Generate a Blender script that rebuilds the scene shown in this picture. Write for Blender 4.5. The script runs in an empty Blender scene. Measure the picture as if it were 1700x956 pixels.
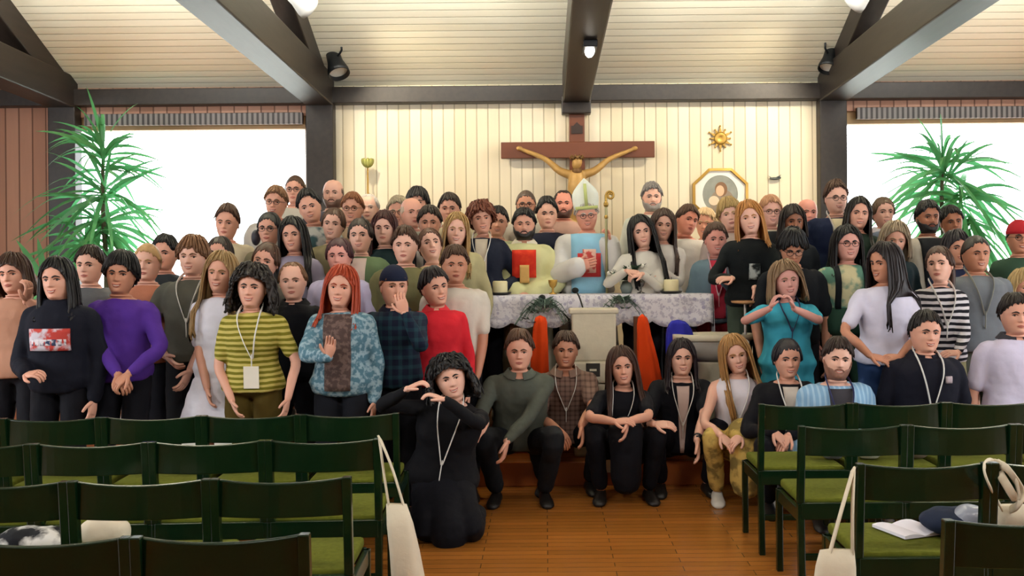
import bpy, math, random
import numpy as np
from mathutils import Vector, Matrix, Euler
random.seed(7); RNG = np.random.RandomState(11)
PI = math.pi
SC = bpy.context.scene
COL = SC.collection
# ---------------------------------------------------------------- camera
FPX, CX, CY, HC, ROLL = 1633.0, 905.0, 436.0, 1.58, math.radians(0.5)
cam_d = bpy.data.cameras.new('camera'); cam = bpy.data.objects.new('camera', cam_d); COL.objects.link(cam)
cam_d.sensor_fit = 'HORIZONTAL'; cam_d.sensor_width = 36.0; cam_d.lens = FPX*36.0/1700.0
cam_d.shift_x = -(CX-850.0)/1700.0; cam_d.shift_y = -(478.0-CY)/1700.0
cam_d.clip_start = 0.05; cam_d.clip_end = 200
cam.matrix_world = Matrix.Translation((0, 0, HC)) @ Matrix.Rotation(math.radians(90), 4, 'X') @ Matrix.Rotation(-ROLL, 4, 'Z')
SC.camera = cam
# ---------------------------------------------------------------- view, world
SC.view_settings.view_transform = 'Standard'; SC.view_settings.look = 'None'
SC.view_settings.gamma = 1.0; SC.view_settings.use_curve_mapping = False
SC.view_settings.exposure = 0.1
world = bpy.data.worlds.new('overcast_sky'); SC.world = world; world.use_nodes = True
bg = world.node_tree.nodes['Background']; bg.inputs[0].default_value = (0.92, 0.97, 1.0, 1); bg.inputs[1].default_value = 9.0

def light(name, kind, loc, target, power, color, size=0.1, spot=None, blend=0.6, sizey=None):
    d = bpy.data.lights.new(name, kind); d.energy = power; d.color = color
    if kind == 'AREA':
        d.shape = 'RECTANGLE'; d.size = size; d.size_y = sizey or size
    elif kind == 'SPOT':
        d.shadow_soft_size = size; d.spot_size = math.radians(spot); d.spot_blend = blend
    else: d.shadow_soft_size = size
    o = bpy.data.objects.new(name, d); COL.objects.link(o); o.location = loc
    o.rotation_euler = (Vector(target)-Vector(loc)).to_track_quat('-Z', 'Y').to_euler()
    return o
# window portals (guide sampling of daylight through the seen windows and added side openings)
for (x, y, z, tx, ty, sx, sz) in ((-3.3, 9.75, 2.0, -3.3, 0, 2.3, 2.1), (4.1, 9.75, 2.0, 4.1, 0, 2.5, 2.1),
                               (-6.9, 3.0, 2.0, 0, 3.0, 5.5, 1.9), (6.9, 3.0, 2.0, 0, 3.0, 5.5, 1.9)):
    p = light('window_portal', 'AREA', (x, y, z), (tx, ty, z), 1, (1, 1, 1), sx, sizey=sz)
    p.data.cycles.is_portal = True
WARM = (1.0, 0.86, 0.64); SOFT = (1.0, 0.95, 0.88)
# lamps, some of them added fill (their fixtures are built further down, same places)
light('altar_lamp', 'SPOT', (-1.87, 8.02, 3.63), (-0.3, 9.6, 2.0), 130, WARM, 0.07, 88)
light('altar_lamp', 'SPOT', (2.49, 8.02, 3.63), (1.2, 9.6, 2.0), 145, WARM, 0.07, 88)
light('centre_lamp', 'SPOT', (0.32, 7.18, 3.3), (0.2, 9.3, 1.6), 70, WARM, 0.07, 120)
for lx in (-3.37, -0.92, 1.53, 3.98):      # unseen fill lights, added between the trusses to brighten the roof boards
    light('added_roof_fill', 'AREA', (lx, 6.9, 3.86), (lx, 8.0, 5.0), 140, (1.0, .97, .88), 1.3, sizey=.2)
for lx in (-3.4, -1.1, 1.3, 3.7):  # unseen fill lights added to brighten the group from the front
    light('added_hall_fill', 'AREA', (lx, 2.3, 3.45), (lx*0.8, 7.2, 0.9), 45, SOFT, 0.5, sizey=0.5)
# ---------------------------------------------------------------- helpers
def W(x, y, d):
    """point at depth d seen at photo pixel x, y"""
    u, v = x-CX, CY-y
    c, s = math.cos(ROLL), math.sin(ROLL)
    return Vector(((u*c+v*s)*d/FPX, d, HC+(-u*s+v*c)*d/FPX))
def lin(h):
    h = h.lstrip('#'); r = [int(h[i:i+2], 16)/255 for i in (0, 2, 4)]
    return tuple((c/12.92 if c <= 0.04045 else ((c+0.055)/1.055)**2.4) for c in r)+(1,)
_M = {}
class N:
    """tiny node-tree writer"""
    def __init__(s, name, rough=0.6, metal=0.0, spec=0.4):
        s.m = bpy.data.materials.new(name); s.m.use_nodes = True; s.t = s.m.node_tree
        s.b = s.t.nodes['Principled BSDF']; s.b.inputs['Roughness'].default_value = rough
        s.b.inputs['Metallic'].default_value = metal; s.b.inputs['Specular IOR Level'].default_value = spec
    def n(s, typ, **kw):
        x = s.t.nodes.new(typ)
        for k, v in kw.items():
            if k.startswith('i_'):
                key = k[2:]; x.inputs[int(key) if key.isdigit() else key].default_value = v
            else: setattr(x, k, v)
        return x
    def l(s, a, b): s.t.links.new(a, b)
    def math(s, op, a, b=None, c=None):
        x = s.n('ShaderNodeMath', operation=op)
        for i, v in enumerate((a, b, c)):
            if v is None: continue
            if isinstance(v, (int, float)): x.inputs[i].default_value = v
            else: s.l(v, x.inputs[i])
        return x.outputs[0]
    def mix(s, fac, a, b):
        x = s.n('ShaderNodeMix', data_type='RGBA')
        for i, v in ((0, fac), (6, a), (7, b)):
            if isinstance(v, (int, float, tuple)): x.inputs[i].default_value = v
            else: s.l(v, x.inputs[i])
        return x.outputs[2]
    def obj(s):
        tc = s.n('ShaderNodeTexCoord'); sp = s.n('ShaderNodeSeparateXYZ'); s.l(tc.outputs['Object'], sp.inputs[0])
        return tc.outputs['Object'], sp.outputs[0], sp.outputs[1], sp.outputs[2]
    def noise(s, vec, scale, detail=3, sc=None):
        if sc:
            mp = s.n('ShaderNodeMapping'); mp.inputs['Scale'].default_value = sc; s.l(vec, mp.inputs[0]); vec = mp.outputs[0]
        x = s.n('ShaderNodeTexNoise'); x.inputs['Scale'].default_value = scale; x.inputs['Detail'].default_value = detail
        s.l(vec, x.inputs['Vector']); return x.outputs[0]
    def bump(s, h, st=0.3, dist=0.01):
        x = s.n('ShaderNodeBump'); x.inputs['Strength'].default_value = st; x.inputs['Distance'].default_value = dist
        s.l(h, x.inputs['Height']); s.l(x.outputs[0], s.b.inputs['Normal'])
    def col(s, c):
        if isinstance(c, tuple): s.b.inputs['Base Color'].default_value = c
        else: s.l(c, s.b.inputs['Base Color'])
        return s.m
def mul(c, k): return tuple(min(1, max(0, v*k)) for v in c[:3])+(1,)
def plain(h, rough=0.6, metal=0.0, var=0.12, nscale=12, bump=0.0, name=None):
    key = ('p', h, rough, metal, var, nscale, bump)
    if key in _M: return _M[key]
    n = N(name or 'surface_'+h, rough, metal); c = lin(h); v, x, y, z = n.obj()
    f = n.noise(v, nscale); n.col(n.mix(f, mul(c, 1-var), mul(c, 1+var)))
    if bump: n.bump(f, bump, 0.01)
    _M[key] = n.m; return n.m
def cloth(spec):
    """spec: '#rrggbb' or (kind, colour, colour2, ...)"""
    if isinstance(spec, str): spec = ('plain', spec)
    if spec in _M: return _M[spec]
    k = spec[0]; c1 = lin(spec[1]); c2 = lin(spec[2]) if len(spec) > 2 else c1
    n = N('cloth_'+k+'_'+spec[1].strip('#'), 0.85, spec=0.2); v, x, y, z = n.obj()
    f = n.noise(v, 9)
    base = n.mix(f, mul(c1, .86), mul(c1, 1.12))
    if k == 'stripes':      # horizontal knitted stripes
        per = spec[3]; w = n.noise(v, 5)
        zz = n.math('ADD', z, n.math('MULTIPLY', w, 0.03))
        m = n.math('GREATER_THAN', n.math('FRACT', n.math('DIVIDE', zz, per)), 0.5)
        base = n.mix(m, base, c2)
    elif k == 'check':
        per = spec[3]
        a = n.math('GREATER_THAN', n.math('FRACT', n.math('DIVIDE', x, per)), 0.62)
        b = n.math('GREATER_THAN', n.math('FRACT', n.math('DIVIDE', z, per)), 0.62)
        base = n.mix(n.math('MULTIPLY', n.math('ADD', a, b), 0.45), base, c2)
    elif k == 'blotch':
        q = n.noise(v, spec[3], 4); m = n.math('SMOOTH_MIN', 1.0, n.math('MULTIPLY', n.math('MAXIMUM', n.math('SUBTRACT', q, 0.47), 0.0), 9.0), 0.1)
        base = n.mix(m, base, c2)
    elif k == 'vstripes':
        m = n.math('GREATER_THAN', n.math('FRACT', n.math('DIVIDE', x, spec[3])), 0.6); base = n.mix(m, base, c2)
    n.bump(n.noise(v, 60, 2), 0.25, 0.004)
    n.col(base); _M[spec] = n.m; return n.m
def skin(h):
    key = ('skin', h)
    if key in _M: return _M[key]
    n = N('skin_'+h.strip('#'), 0.5, spec=0.35); c = lin(h); v, x, y, z = n.obj()
    f = n.noise(v, 18); n.col(n.mix(f, mul(c, .92), (min(1, c[0]*1.1), c[1]*.98, c[2]*.95, 1)))
    try: n.b.inputs['Subsurface Weight'].default_value = 0.0
    except Exception: pass
    _M[key] = n.m; return n.m
def hairmat(h):
    key = ('hair', h)
    if key in _M: return _M[key]
    n = N('hair_'+h.strip('#'), 0.5, spec=0.4); c = lin(h); v, x, y, z = n.obj()
    f = n.noise(v, 60, 3, (1, 1, 0.12)); n.col(n.mix(f, mul(c, .55), mul(c, 1.5))); n.bump(f, .5, .006)
    _M[key] = n.m; return n.m

class MB:
    def __init__(s): s.v = []; s.f = []; s.m = []; s.k = 0
    def add(s, vs, fs, mi=0):
        o = s.k; vs = np.asarray(vs, float).reshape(-1, 3); s.v.append(vs); s.k += len(vs)
        for q in fs: s.f.append([i+o for i in q]); s.m.append(mi)
    def rings(s, R, mi=0, cap=True, closed=True):
        R = np.asarray(R, float); a, b = R.shape[:2]; fs = []
        for i in range(a-1):
            for j in range(b if closed else b-1):
                j2 = (j+1) % b; fs.append((i*b+j, i*b+j2, (i+1)*b+j2, (i+1)*b+j))
        if cap and closed: fs.append(tuple(reversed(range(b)))); fs.append(tuple((a-1)*b+j for j in range(b)))
        s.add(R.reshape(-1, 3), fs, mi)
    def tube(s, pts, rad, seg=12, mi=0, smooth=6, flat=None, round_=True):
        P = np.asarray(pts, float); r = np.asarray(rad, float)
        if r.ndim == 0: r = np.full(len(P), float(r))
        if smooth > 1 and len(P) > 2:
            Q = []; q = []
            for i in range(len(P)-1):
                p0, p1, p2, p3 = P[max(i-1, 0)], P[i], P[i+1], P[min(i+2, len(P)-1)]
                for t in np.linspace(0, 1, smooth, endpoint=False):
                    Q.append(.5*((2*p1)+(-p0+p2)*t+(2*p0-5*p1+4*p2-p3)*t*t+(-p0+3*p1-3*p2+p3)*t**3)); q.append(r[i]*(1-t)+r[i+1]*t)
            Q.append(P[-1]); q.append(r[-1]); P = np.array(Q); r = np.array(q)
        if round_:
            T0 = P[0]-P[1]; T0 /= np.linalg.norm(T0)+1e-9; T1 = P[-1]-P[-2]; T1 /= np.linalg.norm(T1)+1e-9
            P = np.vstack([[P[0]+T0*r[0]*.9], [P[0]+T0*r[0]*.6], P, [P[-1]+T1*r[-1]*.6], [P[-1]+T1*r[-1]*.9]])
            r = np.concatenate([[r[0]*.35], [r[0]*.8], r, [r[-1]*.8], [r[-1]*.35]])
        T = np.gradient(P, axis=0); T /= (np.linalg.norm(T, axis=1, keepdims=True)+1e-9)
        ref = np.array([1., 0, 0]) if abs(T[0][0]) < .8 else np.array([0, 1., 0])
        u = np.cross(ref, T[0]); u /= np.linalg.norm(u); R = []
        an = np.linspace(0, 2*PI, seg, endpoint=False)
        for i in range(len(P)):
            u = u-T[i]*np.dot(u, T[i]); u /= (np.linalg.norm(u)+1e-9); w = np.cross(T[i], u)
            a, b = (r[i], r[i]) if flat is None else (r[i], r[i]*flat)
            R.append(P[i]+np.outer(np.cos(an)*a, u)+np.outer(np.sin(an)*b, w))
        s.rings(R, mi)
    def ell(s, c, r, mi=0, seg=14, rows=9, rot=None):
        c = np.array(c, float); R = []
        for i in range(rows+1):
            th = PI*(i+.02)/(rows+.04); an = np.linspace(0, 2*PI, seg, endpoint=False)
            R.append(np.stack([r[0]*np.sin(th)*np.cos(an), r[1]*np.sin(th)*np.sin(an), np.full(seg, -r[2]*np.cos(th))], 1))
        R = np.array(R)
        if rot is not None: R = R @ np.array(rot).T
        s.rings(R+c, mi)
    def box(s, a, b, mi=0, M=None):
        x0, y0, z0 = a; x1, y1, z1 = b
        v = np.array([(x0,y0,z0),(x1,y0,z0),(x1,y1,z0),(x0,y1,z0),(x0,y0,z1),(x1,y0,z1),(x1,y1,z1),(x0,y1,z1)], float)
        if M is not None: v = np.array([M @ Vector(q) for q in v])
        s.add(v, [(0,3,2,1),(4,5,6,7),(0,1,5,4),(1,2,6,5),(2,3,7,6),(3,0,4,7)], mi)
    def prism(s, poly, ext, mi=0):
        """poly: 3-D outline, ext: extrusion vector"""
        P = np.asarray(poly, float); n = len(P); e = np.asarray(ext, float)
        s.add(np.vstack([P, P+e]), [tuple(reversed(range(n))), tuple(range(n, 2*n))]+[(i, (i+1) % n, n+(i+1) % n, n+i) for i in range(n)], mi)
    def xform(s, fn): s.v = [fn(a) for a in s.v]
    def build(s, name, mats, parent=None, smooth=True, bevel=0, remesh=0, loc=None, disp=0, sm=4, solid=0, sub=0):
        me = bpy.data.meshes.new(name); V = np.vstack(s.v)
        me.from_pydata(V.tolist(), [], s.f)
        if not isinstance(mats, (list, tuple)): mats = [mats]
        for m in mats: me.materials.append(m)
        me.polygons.foreach_set('material_index', s.m)
        me.polygons.foreach_set('use_smooth', [bool(smooth)]*len(s.f)); me.update()
        o = bpy.data.objects.new(name, me); COL.objects.link(o)
        if parent: o.parent = parent
        if loc is not None: o.location = loc
        if solid:
            q = o.modifiers.new('solid', 'SOLIDIFY'); q.thickness = solid; q.offset = -1
        if remesh:
            q = o.modifiers.new('remesh', 'REMESH'); q.mode = 'VOXEL'; q.voxel_size = remesh; q.use_smooth_shade = True
            q = o.modifiers.new('smooth', 'SMOOTH'); q.iterations = sm; q.factor = .6
        if sub: q = o.modifiers.new('sub', 'SUBSURF'); q.levels = sub; q.render_levels = sub
        if disp:
            q = o.modifiers.new('folds', 'DISPLACE'); q.texture = FOLD if disp > 0 else CURL; q.strength = abs(disp); q.mid_level = .5
        if bevel:
            q = o.modifiers.new('bevel', 'BEVEL'); q.width = bevel; q.segments = 2; q.limit_method = 'ANGLE'
        return o
FOLD = bpy.data.textures.new('folds', 'CLOUDS'); FOLD.noise_scale = .11; FOLD.noise_depth = 2
CURL = bpy.data.textures.new('curls', 'CLOUDS'); CURL.noise_scale = .028; CURL.noise_depth = 1
def tag(o, label=None, cat=None, group=None, kind=None):
    if label: o['label'] = label
    if cat: o['category'] = cat
    if group: o['group'] = group
    if kind: o['kind'] = kind
    return o
def empty(name, loc, rz=0.0):
    o = bpy.data.objects.new(name, None); COL.objects.link(o); o.location = loc; o.rotation_euler = (0, 0, rz); o.empty_display_size = .2
    return o
def bx(name, a, b, mat, parent=None, bevel=0, kind=None):
    m = MB(); m.box(a, b); o = m.build(name, mat, parent, smooth=False, bevel=bevel)
    if kind: o['kind'] = kind
    return o
def copy_tree(o, parent=None):
    c = o.copy(); COL.objects.link(c)
    if parent: c.parent = parent
    for ch in list(o.children): copy_tree(ch, c)
    return c
# ---------------------------------------------------------------- room
YW = 9.5                                  # altar wall
def floor_mat():
    n = N('parquet', 0.22, spec=0.5); v, x, y, z = n.obj()
    br = n.n('ShaderNodeTexBrick'); br.inputs['Scale'].default_value = 1.0
    br.inputs['Brick Width'].default_value = 0.7; br.inputs['Row Height'].default_value = 0.075; br.inputs['Mortar Size'].default_value = 0.002
    br.inputs['Color1'].default_value = lin('#a8672a'); br.inputs['Color2'].default_value = lin('#86501c'); br.inputs['Mortar'].default_value = lin('#2c1505')
    br.inputs['Bias'].default_value = 0.1; n.l(v, br.inputs['Vector'])
    g = n.noise(v, 30, 4, (0.25, 2.5, 1)); n.col(n.mix(n.math('MULTIPLY', g, .55), br.outputs[0], lin('#b87834')))
    return n.m
def board_mat(name, c1, c2, axis, width, rough=.6, groove='#000000', gk=.6, grain=0.3):
    n = N(name, rough); v, x, y, z = n.obj(); a = {'x': x, 'y': y, 'z': z}[axis]
    q = n.math('DIVIDE', a, width); fr = n.math('FRACT', q); idx = n.math('FLOOR', q)
    w = n.n('ShaderNodeTexWhiteNoise', noise_dimensions='1D'); n.l(idx, w.inputs['W'])
    sc = {'x': (3, .3, .3), 'y': (.3, 3, .3), 'z': (.3, .3, 3)}[axis]
    g = n.noise(v, 9, 4, sc)
    c = n.mix(w.outputs[0], lin(c1), lin(c2)); c = n.mix(n.math('MULTIPLY', g, grain), c, mul(lin(c1), .45))
    ed = n.math('MINIMUM', fr, n.math('SUBTRACT', 1.0, fr)); m = n.math('LESS_THAN', ed, 0.055)
    n.col(n.mix(n.math('MULTIPLY', m, gk), c, lin(groove)))
    n.bump(n.math('MINIMUM', ed, 0.08), 0.6, 0.05); return n.m
M_FLOOR = floor_mat()
M_WALL = board_mat('cream_boards', '#e6dcc2', '#dccfae', 'x', .108, groove='#8a7a58', gk=.55, grain=.12)
M_PINE = board_mat('tan_boards', '#bd9078', '#a87a62', 'x', .13, groove='#4a2b1c', gk=.7)
M_PINEY = board_mat('tan_boards_side', '#bd9078', '#a87a62', 'y', .13, groove='#4a2b1c', gk=.7)
M_CEIL = board_mat('ceiling_boards', '#e4e0cc', '#dbd6c0', 'y', .085, groove='#8a8774', gk=.5, grain=.06)
def dark_wood():
    n = N('dark_stained_timber', .45); v, x, y, z = n.obj()
    g = n.noise(v, 22, 5, (1, .12, 1)); n.col(n.mix(g, lin('#110f0d'), lin('#342b25'))); n.bump(g, .2, .005); return n.m
M_BEAM = dark_wood()
M_TRIM = plain('#a98a62', .5, var=.2)
s = lambda o: tag(o, kind='structure')
s(bx('floor', (-7.2, -4.2, -.12), (7.2, 12.2, 0), M_FLOOR))
# side walls with unseen openings added for ambient daylight, wall behind the camera, altar wall
for sgn, nm in ((-1, 'left'), (1, 'right')):
    m = MB(); xa, xb = sorted((sgn*7.0, sgn*7.2))
    m.box((xa, -4, 0), (xb, 9.7, 1.0)); m.box((xa, -4, 3.0), (xb, 9.7, 3.5)); m.box((xa, -4, 1), (xb, .2, 3)); m.box((xa, 5.8, 1), (xb, 9.7, 3))
    m.prism([(xa, -4, 3.5), (xa, 9.7, 3.5), (xa, 3.2, 6.6), (xa, 2.8, 6.6)], (xb-xa, 0, 0))
    s(m.build('wall_'+nm, M_PINEY, smooth=False))
s(bx('wall_back', (-7.2, -4.2, 0), (7.2, -4, 3.6), M_PINE))
ZT = W(905, 172, YW).z; ZP = W(905, 140, YW).z
XL0 = -4.72; XL1 = -2.27; XR1 = 2.89
s(bx('wall_front', (XL1, YW, 0), (XR1, YW+.2, ZP), M_WALL))
s(bx('wall_front_left', (-7.0, YW, 0), (XL0, YW+.2, ZP), M_PINE))
for i, (a, b) in enumerate(((XL0, XL1), (XR1, 7.0))):
    s(bx('wall_below_window_%d' % (i+1), (a, YW, 0), (b, YW+.2, .95), M_PINE))
    zt = W(905, 209, YW).z
    s(bx('wall_above_window_%d' % (i+1), (a, YW, zt+.12), (b, YW+.2, ZP), M_PINE))
    w = empty('window_%d' % (i+1), ((a+b)/2, YW+.1, .95)); tag(w, kind='structure'); h = (b-a)/2; H = zt+.12-.95
    m = MB()
    m.box((-h, -.05, 0), (-h+.05, .05, H)); m.box((h-.05, -.05, 0), (h, .05, H)); m.box((-h, -.05, 0), (h, .05, .06)); m.box((-h, -.05, H-.12), (h, .05, H))
    m.build('window_frame', M_TRIM, w, smooth=False, bevel=.004)
    bx('window_sill', (-h, -.16, -.03), (h, -.04, 0), M_TRIM, w, .005)
    g = N('window_glass', 0.02); tr = g.n('ShaderNodeBsdfTransparent'); gl = g.n('ShaderNodeBsdfGlossy'); gl.inputs['Roughness'].default_value = .02
    mx = g.n('ShaderNodeMixShader'); mx.inputs[0].default_value = .05; g.l(tr.outputs[0], mx.inputs[1]); g.l(gl.outputs[0], mx.inputs[2])
    g.l(mx.outputs[0], g.t.nodes['Material Output'].inputs[0])
    bx('pane', (-h+.04, -.004, .05), (h-.04, .004, H-.1), g.m, w)
# perforated convector strip above each window
def grille_mat():
    n = N('perforated_grille', .5); v, x, y, z = n.obj()
    a = n.math('FRACT', n.math('DIVIDE', x, .05)); b = n.math('ABSOLUTE', n.math('SUBTRACT', a, .5))
    n.col(n.mix(n.math('GREATER_THAN', b, .27), lin('#7b7674'), lin('#3a3636'))); return n.m
M_GR = grille_mat()
for i, (a, b) in enumerate(((XL0+.3, XL1-.05), (XR1+.12, 6.9))):
    z0 = W(905, 203, YW).z; z1 = W(905, 184, YW).z
    s(bx('trim_%d' % (i+1), (a, YW-.05, z0), (b, YW, z1), M_GR, bevel=.006))
# roof slopes: two pitched slabs, boarded underneath
SL = math.tan(math.radians(25.0)); YR = 3.0; ZR = ZP+SL*(YW-YR)
def roof(name, ya, za, yb, zb):
    m = MB(); m.prism([(-7.2, ya, za), (-7.2, yb, zb), (-7.2, yb, zb+.15), (-7.2, ya, za+.15)], (14.4, 0, 0))
    return s(m.build(name, M_CEIL, smooth=False))
roof('ceiling', YW+.25, ZP-SL*.25, YR, ZR); roof('ceiling_rear', YR, ZR, -4.2, ZR-SL*(YR+4.2))
# wall plate, posts, rafters, tie beams
M_ = lambda: MB()
s(bx('trim_3', (-7.0, YW-.14, ZT), (7.0, YW, ZP-.03), M_BEAM, bevel=.008))
XS = (-4.60, -2.14, 0.31, 2.76, 5.21)
n = 4
for X in XS:
    if X != .31:
        s(bx('trim_%d' % n, (X-.13, YW-.13, 0), (X+.13, YW+.02, ZT), M_BEAM, bevel=.01)); n += 1
    hb = .13
    m = MB(); z0 = ZT-.0
    m.prism([(X-hb, YW-.05, z0-.02), (X-hb, 0.0, z0-.02+.035*YW), (X-hb, 0.0, z0+.30+.035*YW), (X-hb, YW-.05, z0+.28)], (2*hb, 0, 0))
    s(m.build('trim_%d' % n, M_BEAM, smooth=False, bevel=.012)); n += 1
    m = MB(); hr = .09
    m.prism([(X-hr, YW, ZP-.25), (X-hr, YR, ZR-.27), (X-hr, YR, ZR+.02), (X-hr, YW, ZP+.02)], (2*hr, 0, 0))
    s(m.build('trim_%d' % n, M_BEAM, smooth=False, bevel=.01)); n += 1
X = .31
s(bx('trim_%d' % n, (X-.14, YW-.16, ZT-.12), (X+.14, YW-.02, ZT+.05), M_BEAM, bevel=.01)); n += 1
# altar steps (the group stands on them)
M_STEP = board_mat('step_boards', '#9a5424', '#80421a', 'y', .1, .3, groove='#2c1505', gk=.8)
s(bx('floor_step', (-7, 6.95, 0), (7, YW, .17), M_STEP, bevel=.006)); s(bx('floor_platform', (-7, 7.28, .17), (7, YW, .35), M_STEP, bevel=.006))
s(bx('baseboard_front', (XL1+.14, YW-.02, .35), (XR1-.14, YW, .45), M_BEAM))
def level(d): return 0.0 if d < 6.93 else (.17 if d < 7.27 else .35)
# outdoor ground seen from the windows
bx('ground', (-40, 12.5, -.4), (40, 60, -.3), plain('#c8ccc4', .9), kind='structure')
# ---------------------------------------------------------------- chairs
M_CH = plain('#08200f', .22, var=.3, nscale=20, name='dark_green_lacquer')
def seat_cloth():
    n = N('olive_upholstery', .9, spec=.15); v, x, y, z = n.obj(); f = n.noise(v, 45, 3)
    n.col(n.mix(f, lin('#454a0e'), lin('#62661e'))); n.bump(f, .4, .006); return n.m
M_SEAT = seat_cloth()
def make_chair():
    r = empty('wooden_chair', (0, 0, 0)); w = .236
    def bow(z, t): return None
    m = MB(); R = []
    for x in np.linspace(-w+.012, w-.012, 13):       # curved back board, dished away from the sitter
        k = 1-(x/(w-.012))**2; y = -.030*k; dz = -.012*k
        R.append([(x, y-.012, .674), (x, y+.010, .672), (x, y+.002, .808+dz), (x, y-.004, .812+dz), (x, y-.016, .808+dz)])
    m.rings(R); m.build('backrest', M_CH, r, smooth=False, bevel=.003)
    for sx in (-1, 1):
        m = MB(); m.prism([(sx*w-.016, -.018, 0), (sx*w+.016, -.018, 0), (sx*w+.016, .018, 0), (sx*w-.016, .018, 0)], (0, .02, .45))
        m.prism([(sx*w-.016, -.002, .45), (sx*w+.016, -.002, .45), (sx*w+.016, .034, .45), (sx*w-.016, .034, .45)], (0, -.035, .365))
        m.build('leg', M_CH, r, smooth=False, bevel=.004)
        bx('leg', (sx*w-.016, .42, 0), (sx*w+.016, .455, .42), M_CH, r, .004)
        bx('side_rail', (sx*w-.012, .02, .36), (sx*w+.012, .45, .42), M_CH, r, .003)
    bx('rear_rail', (-w, -.004, .375), (w, .025, .452), M_CH, r, .003); bx('front_rail', (-w, .43, .36), (w, .452, .425), M_CH, r, .003)
    bx('stretcher', (-w, .01, .18), (w, .03, .21), M_CH, r, .003)
    m = MB(); m.box((-w+.012, .03, .42), (w-.012, .47, .465)); m.build('seat', M_SEAT, r, smooth=True, bevel=.014)
    return r
ROWL = [(2.82, -.674, 3, 'nearest'), (3.57, -.704, 4, 'second nearest'), (4.34, -.726, 5, 'third nearest'), (5.08, -.756, 6, 'farthest')]
ROWR = [(2.91, 1.16, 1, 'nearest'), (3.72, 1.16, 2, 'second nearest'), (4.575, 1.163, 3, 'third nearest'), (5.29, 1.134, 4, 'farthest')]
ORD = ['at the aisle end', 'second from the aisle', 'third from the aisle', 'fourth from the aisle', 'fifth from the aisle', 'sixth from the aisle']
chair0 = make_chair(); first = True
SEATS = {}
for side, rows in (('left', ROWL), ('right', ROWR)):
    for (d, xe, cnt, word) in rows:
        for i in range(cnt):
            if side == 'left': x = xe-.255-.502*i; y = d-.036*(.25+.5*i); rz = math.radians(2.0)
            else: x = xe+.255+.502*i; y = d; rz = 0
            c = chair0 if first else copy_tree(chair0); first = False
            c.location = (x, y, 0); c.rotation_euler = (0, 0, rz); SEATS[(side, word, i)] = (x, y)
            tag(c, 'dark green chair with olive seat, %s, %s %s row' % (ORD[i], word, side), 'chair', 'linked chairs in rows')
# ---------------------------------------------------------------- people
ZZ = np.array([-.122, -.112, -.10, -.08, -.06, -.04, -.02, 0, .015, .04, .07, .095, .112, .120])
YF = -np.array([.040, .064, .081, .086, .086, .086, .085, .085, .090, .091, .083, .064, .036, .006])
YB = np.array([.050, .052, .054, .058, .067, .082, .092, .096, .097, .095, .086, .070, .045, .008])
WD = np.array([.052, .046, .052, .062, .069, .074, .077, .080, .081, .079, .072, .059, .038, .006])
NSEG = 64
TH = np.linspace(0, 2*PI, NSEG, endpoint=False); PHI = TH-.5*np.sin(TH)   # denser towards the face
def ring(w, yf, yb, phi, ym=None, p=.88):
    ym = (yf+yb)*.5 if ym is None else ym
    c, s_ = np.cos(phi), np.sin(phi)
    x = w*np.sign(s_)*np.abs(s_)**p
    y = np.where(c > 0, ym-(ym-yf)*np.abs(c)**p, ym+(yb-ym)*np.abs(c)**p)
    return x, y
def face_disp(x, z, front, fem):
    g = lambda a, b, sx, sz: np.exp(-((x-a)/sx)**2-((z-b)/sz)**2)
    d = np.zeros_like(x)
    tz = np.clip((.012-z)/.045, 0, 1); sx = .008+.007*tz
    ridge = np.where((z < .02) & (z > -.05), np.minimum(1, np.clip((z+.043)/.010, 0, 1))*(.006+.018*tz), 0)
    d += ridge*np.exp(-(x/sx)**2)
    d -= .009*(g(.031, .002, .016, .011)+g(-.031, .002, .016, .011))
    d += .004*(g(.03, .020, .02, .006)+g(-.03, .020, .02, .006))*(.5 if fem else 1.2)
    d += .005*(g(.042, -.028, .02, .02)+g(-.042, -.028, .02, .02))
    d += .004*g(0, -.060, .022, .010)+.007*g(0, -.098, .02, .014)-.003*g(0, -.078, .02, .006)
    return d*front
def head_xy(phi, z, fem=False, fat=1.0):
    w = np.interp(z, ZZ, WD)*fat; yf = np.interp(z, ZZ, YF); yb = np.interp(z, ZZ, YB)
    if fem: w = w*np.interp(z, [-.11, -.05, .0], [.88, .95, .98])
    x, y = ring(w, yf, yb, phi, ym=.012)
    y = y-face_disp(x, z, np.clip(np.cos(phi)*1.6, 0, 1), fem)
    return x, y
TT = np.array([-.12, -.08, .0, .08, .2, .38, .58, .75, .86, .93, .97, 1.0])
HWM = np.array([.06, .115, .158, .164, .154, .142, .156, .168, .160, .128, .094, .062])
HDM = np.array([.05, .08, .108, .112, .105, .098, .110, .116, .104, .086, .072, .058])
HWF = np.array([.06, .125, .164, .164, .142, .120, .136, .146, .142, .112, .080, .052])
HDF = np.array([.05, .085, .112, .112, .098, .088, .114, .118, .096, .078, .066, .052])
class Pose: pass
def unit(v): v = np.asarray(v, float); return v/(np.linalg.norm(v)+1e-9)
def ik(a, t, l1, l2, hint):
    a = np.array(a, float); t = np.array(t, float); d = t-a; L = np.linalg.norm(d)
    if L > (l1+l2)*.995: d *= (l1+l2)*.995/L; L = (l1+l2)*.995; t = a+d
    u = d/L; ca = (l1*l1+L*L-l2*l2)/(2*l1*L); ca = max(-1, min(1, ca))
    h = np.array(hint, float); h = h-u*np.dot(h, u); h = unit(h)
    return a+u*l1*ca+h*l1*math.sqrt(1-ca*ca), t
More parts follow.
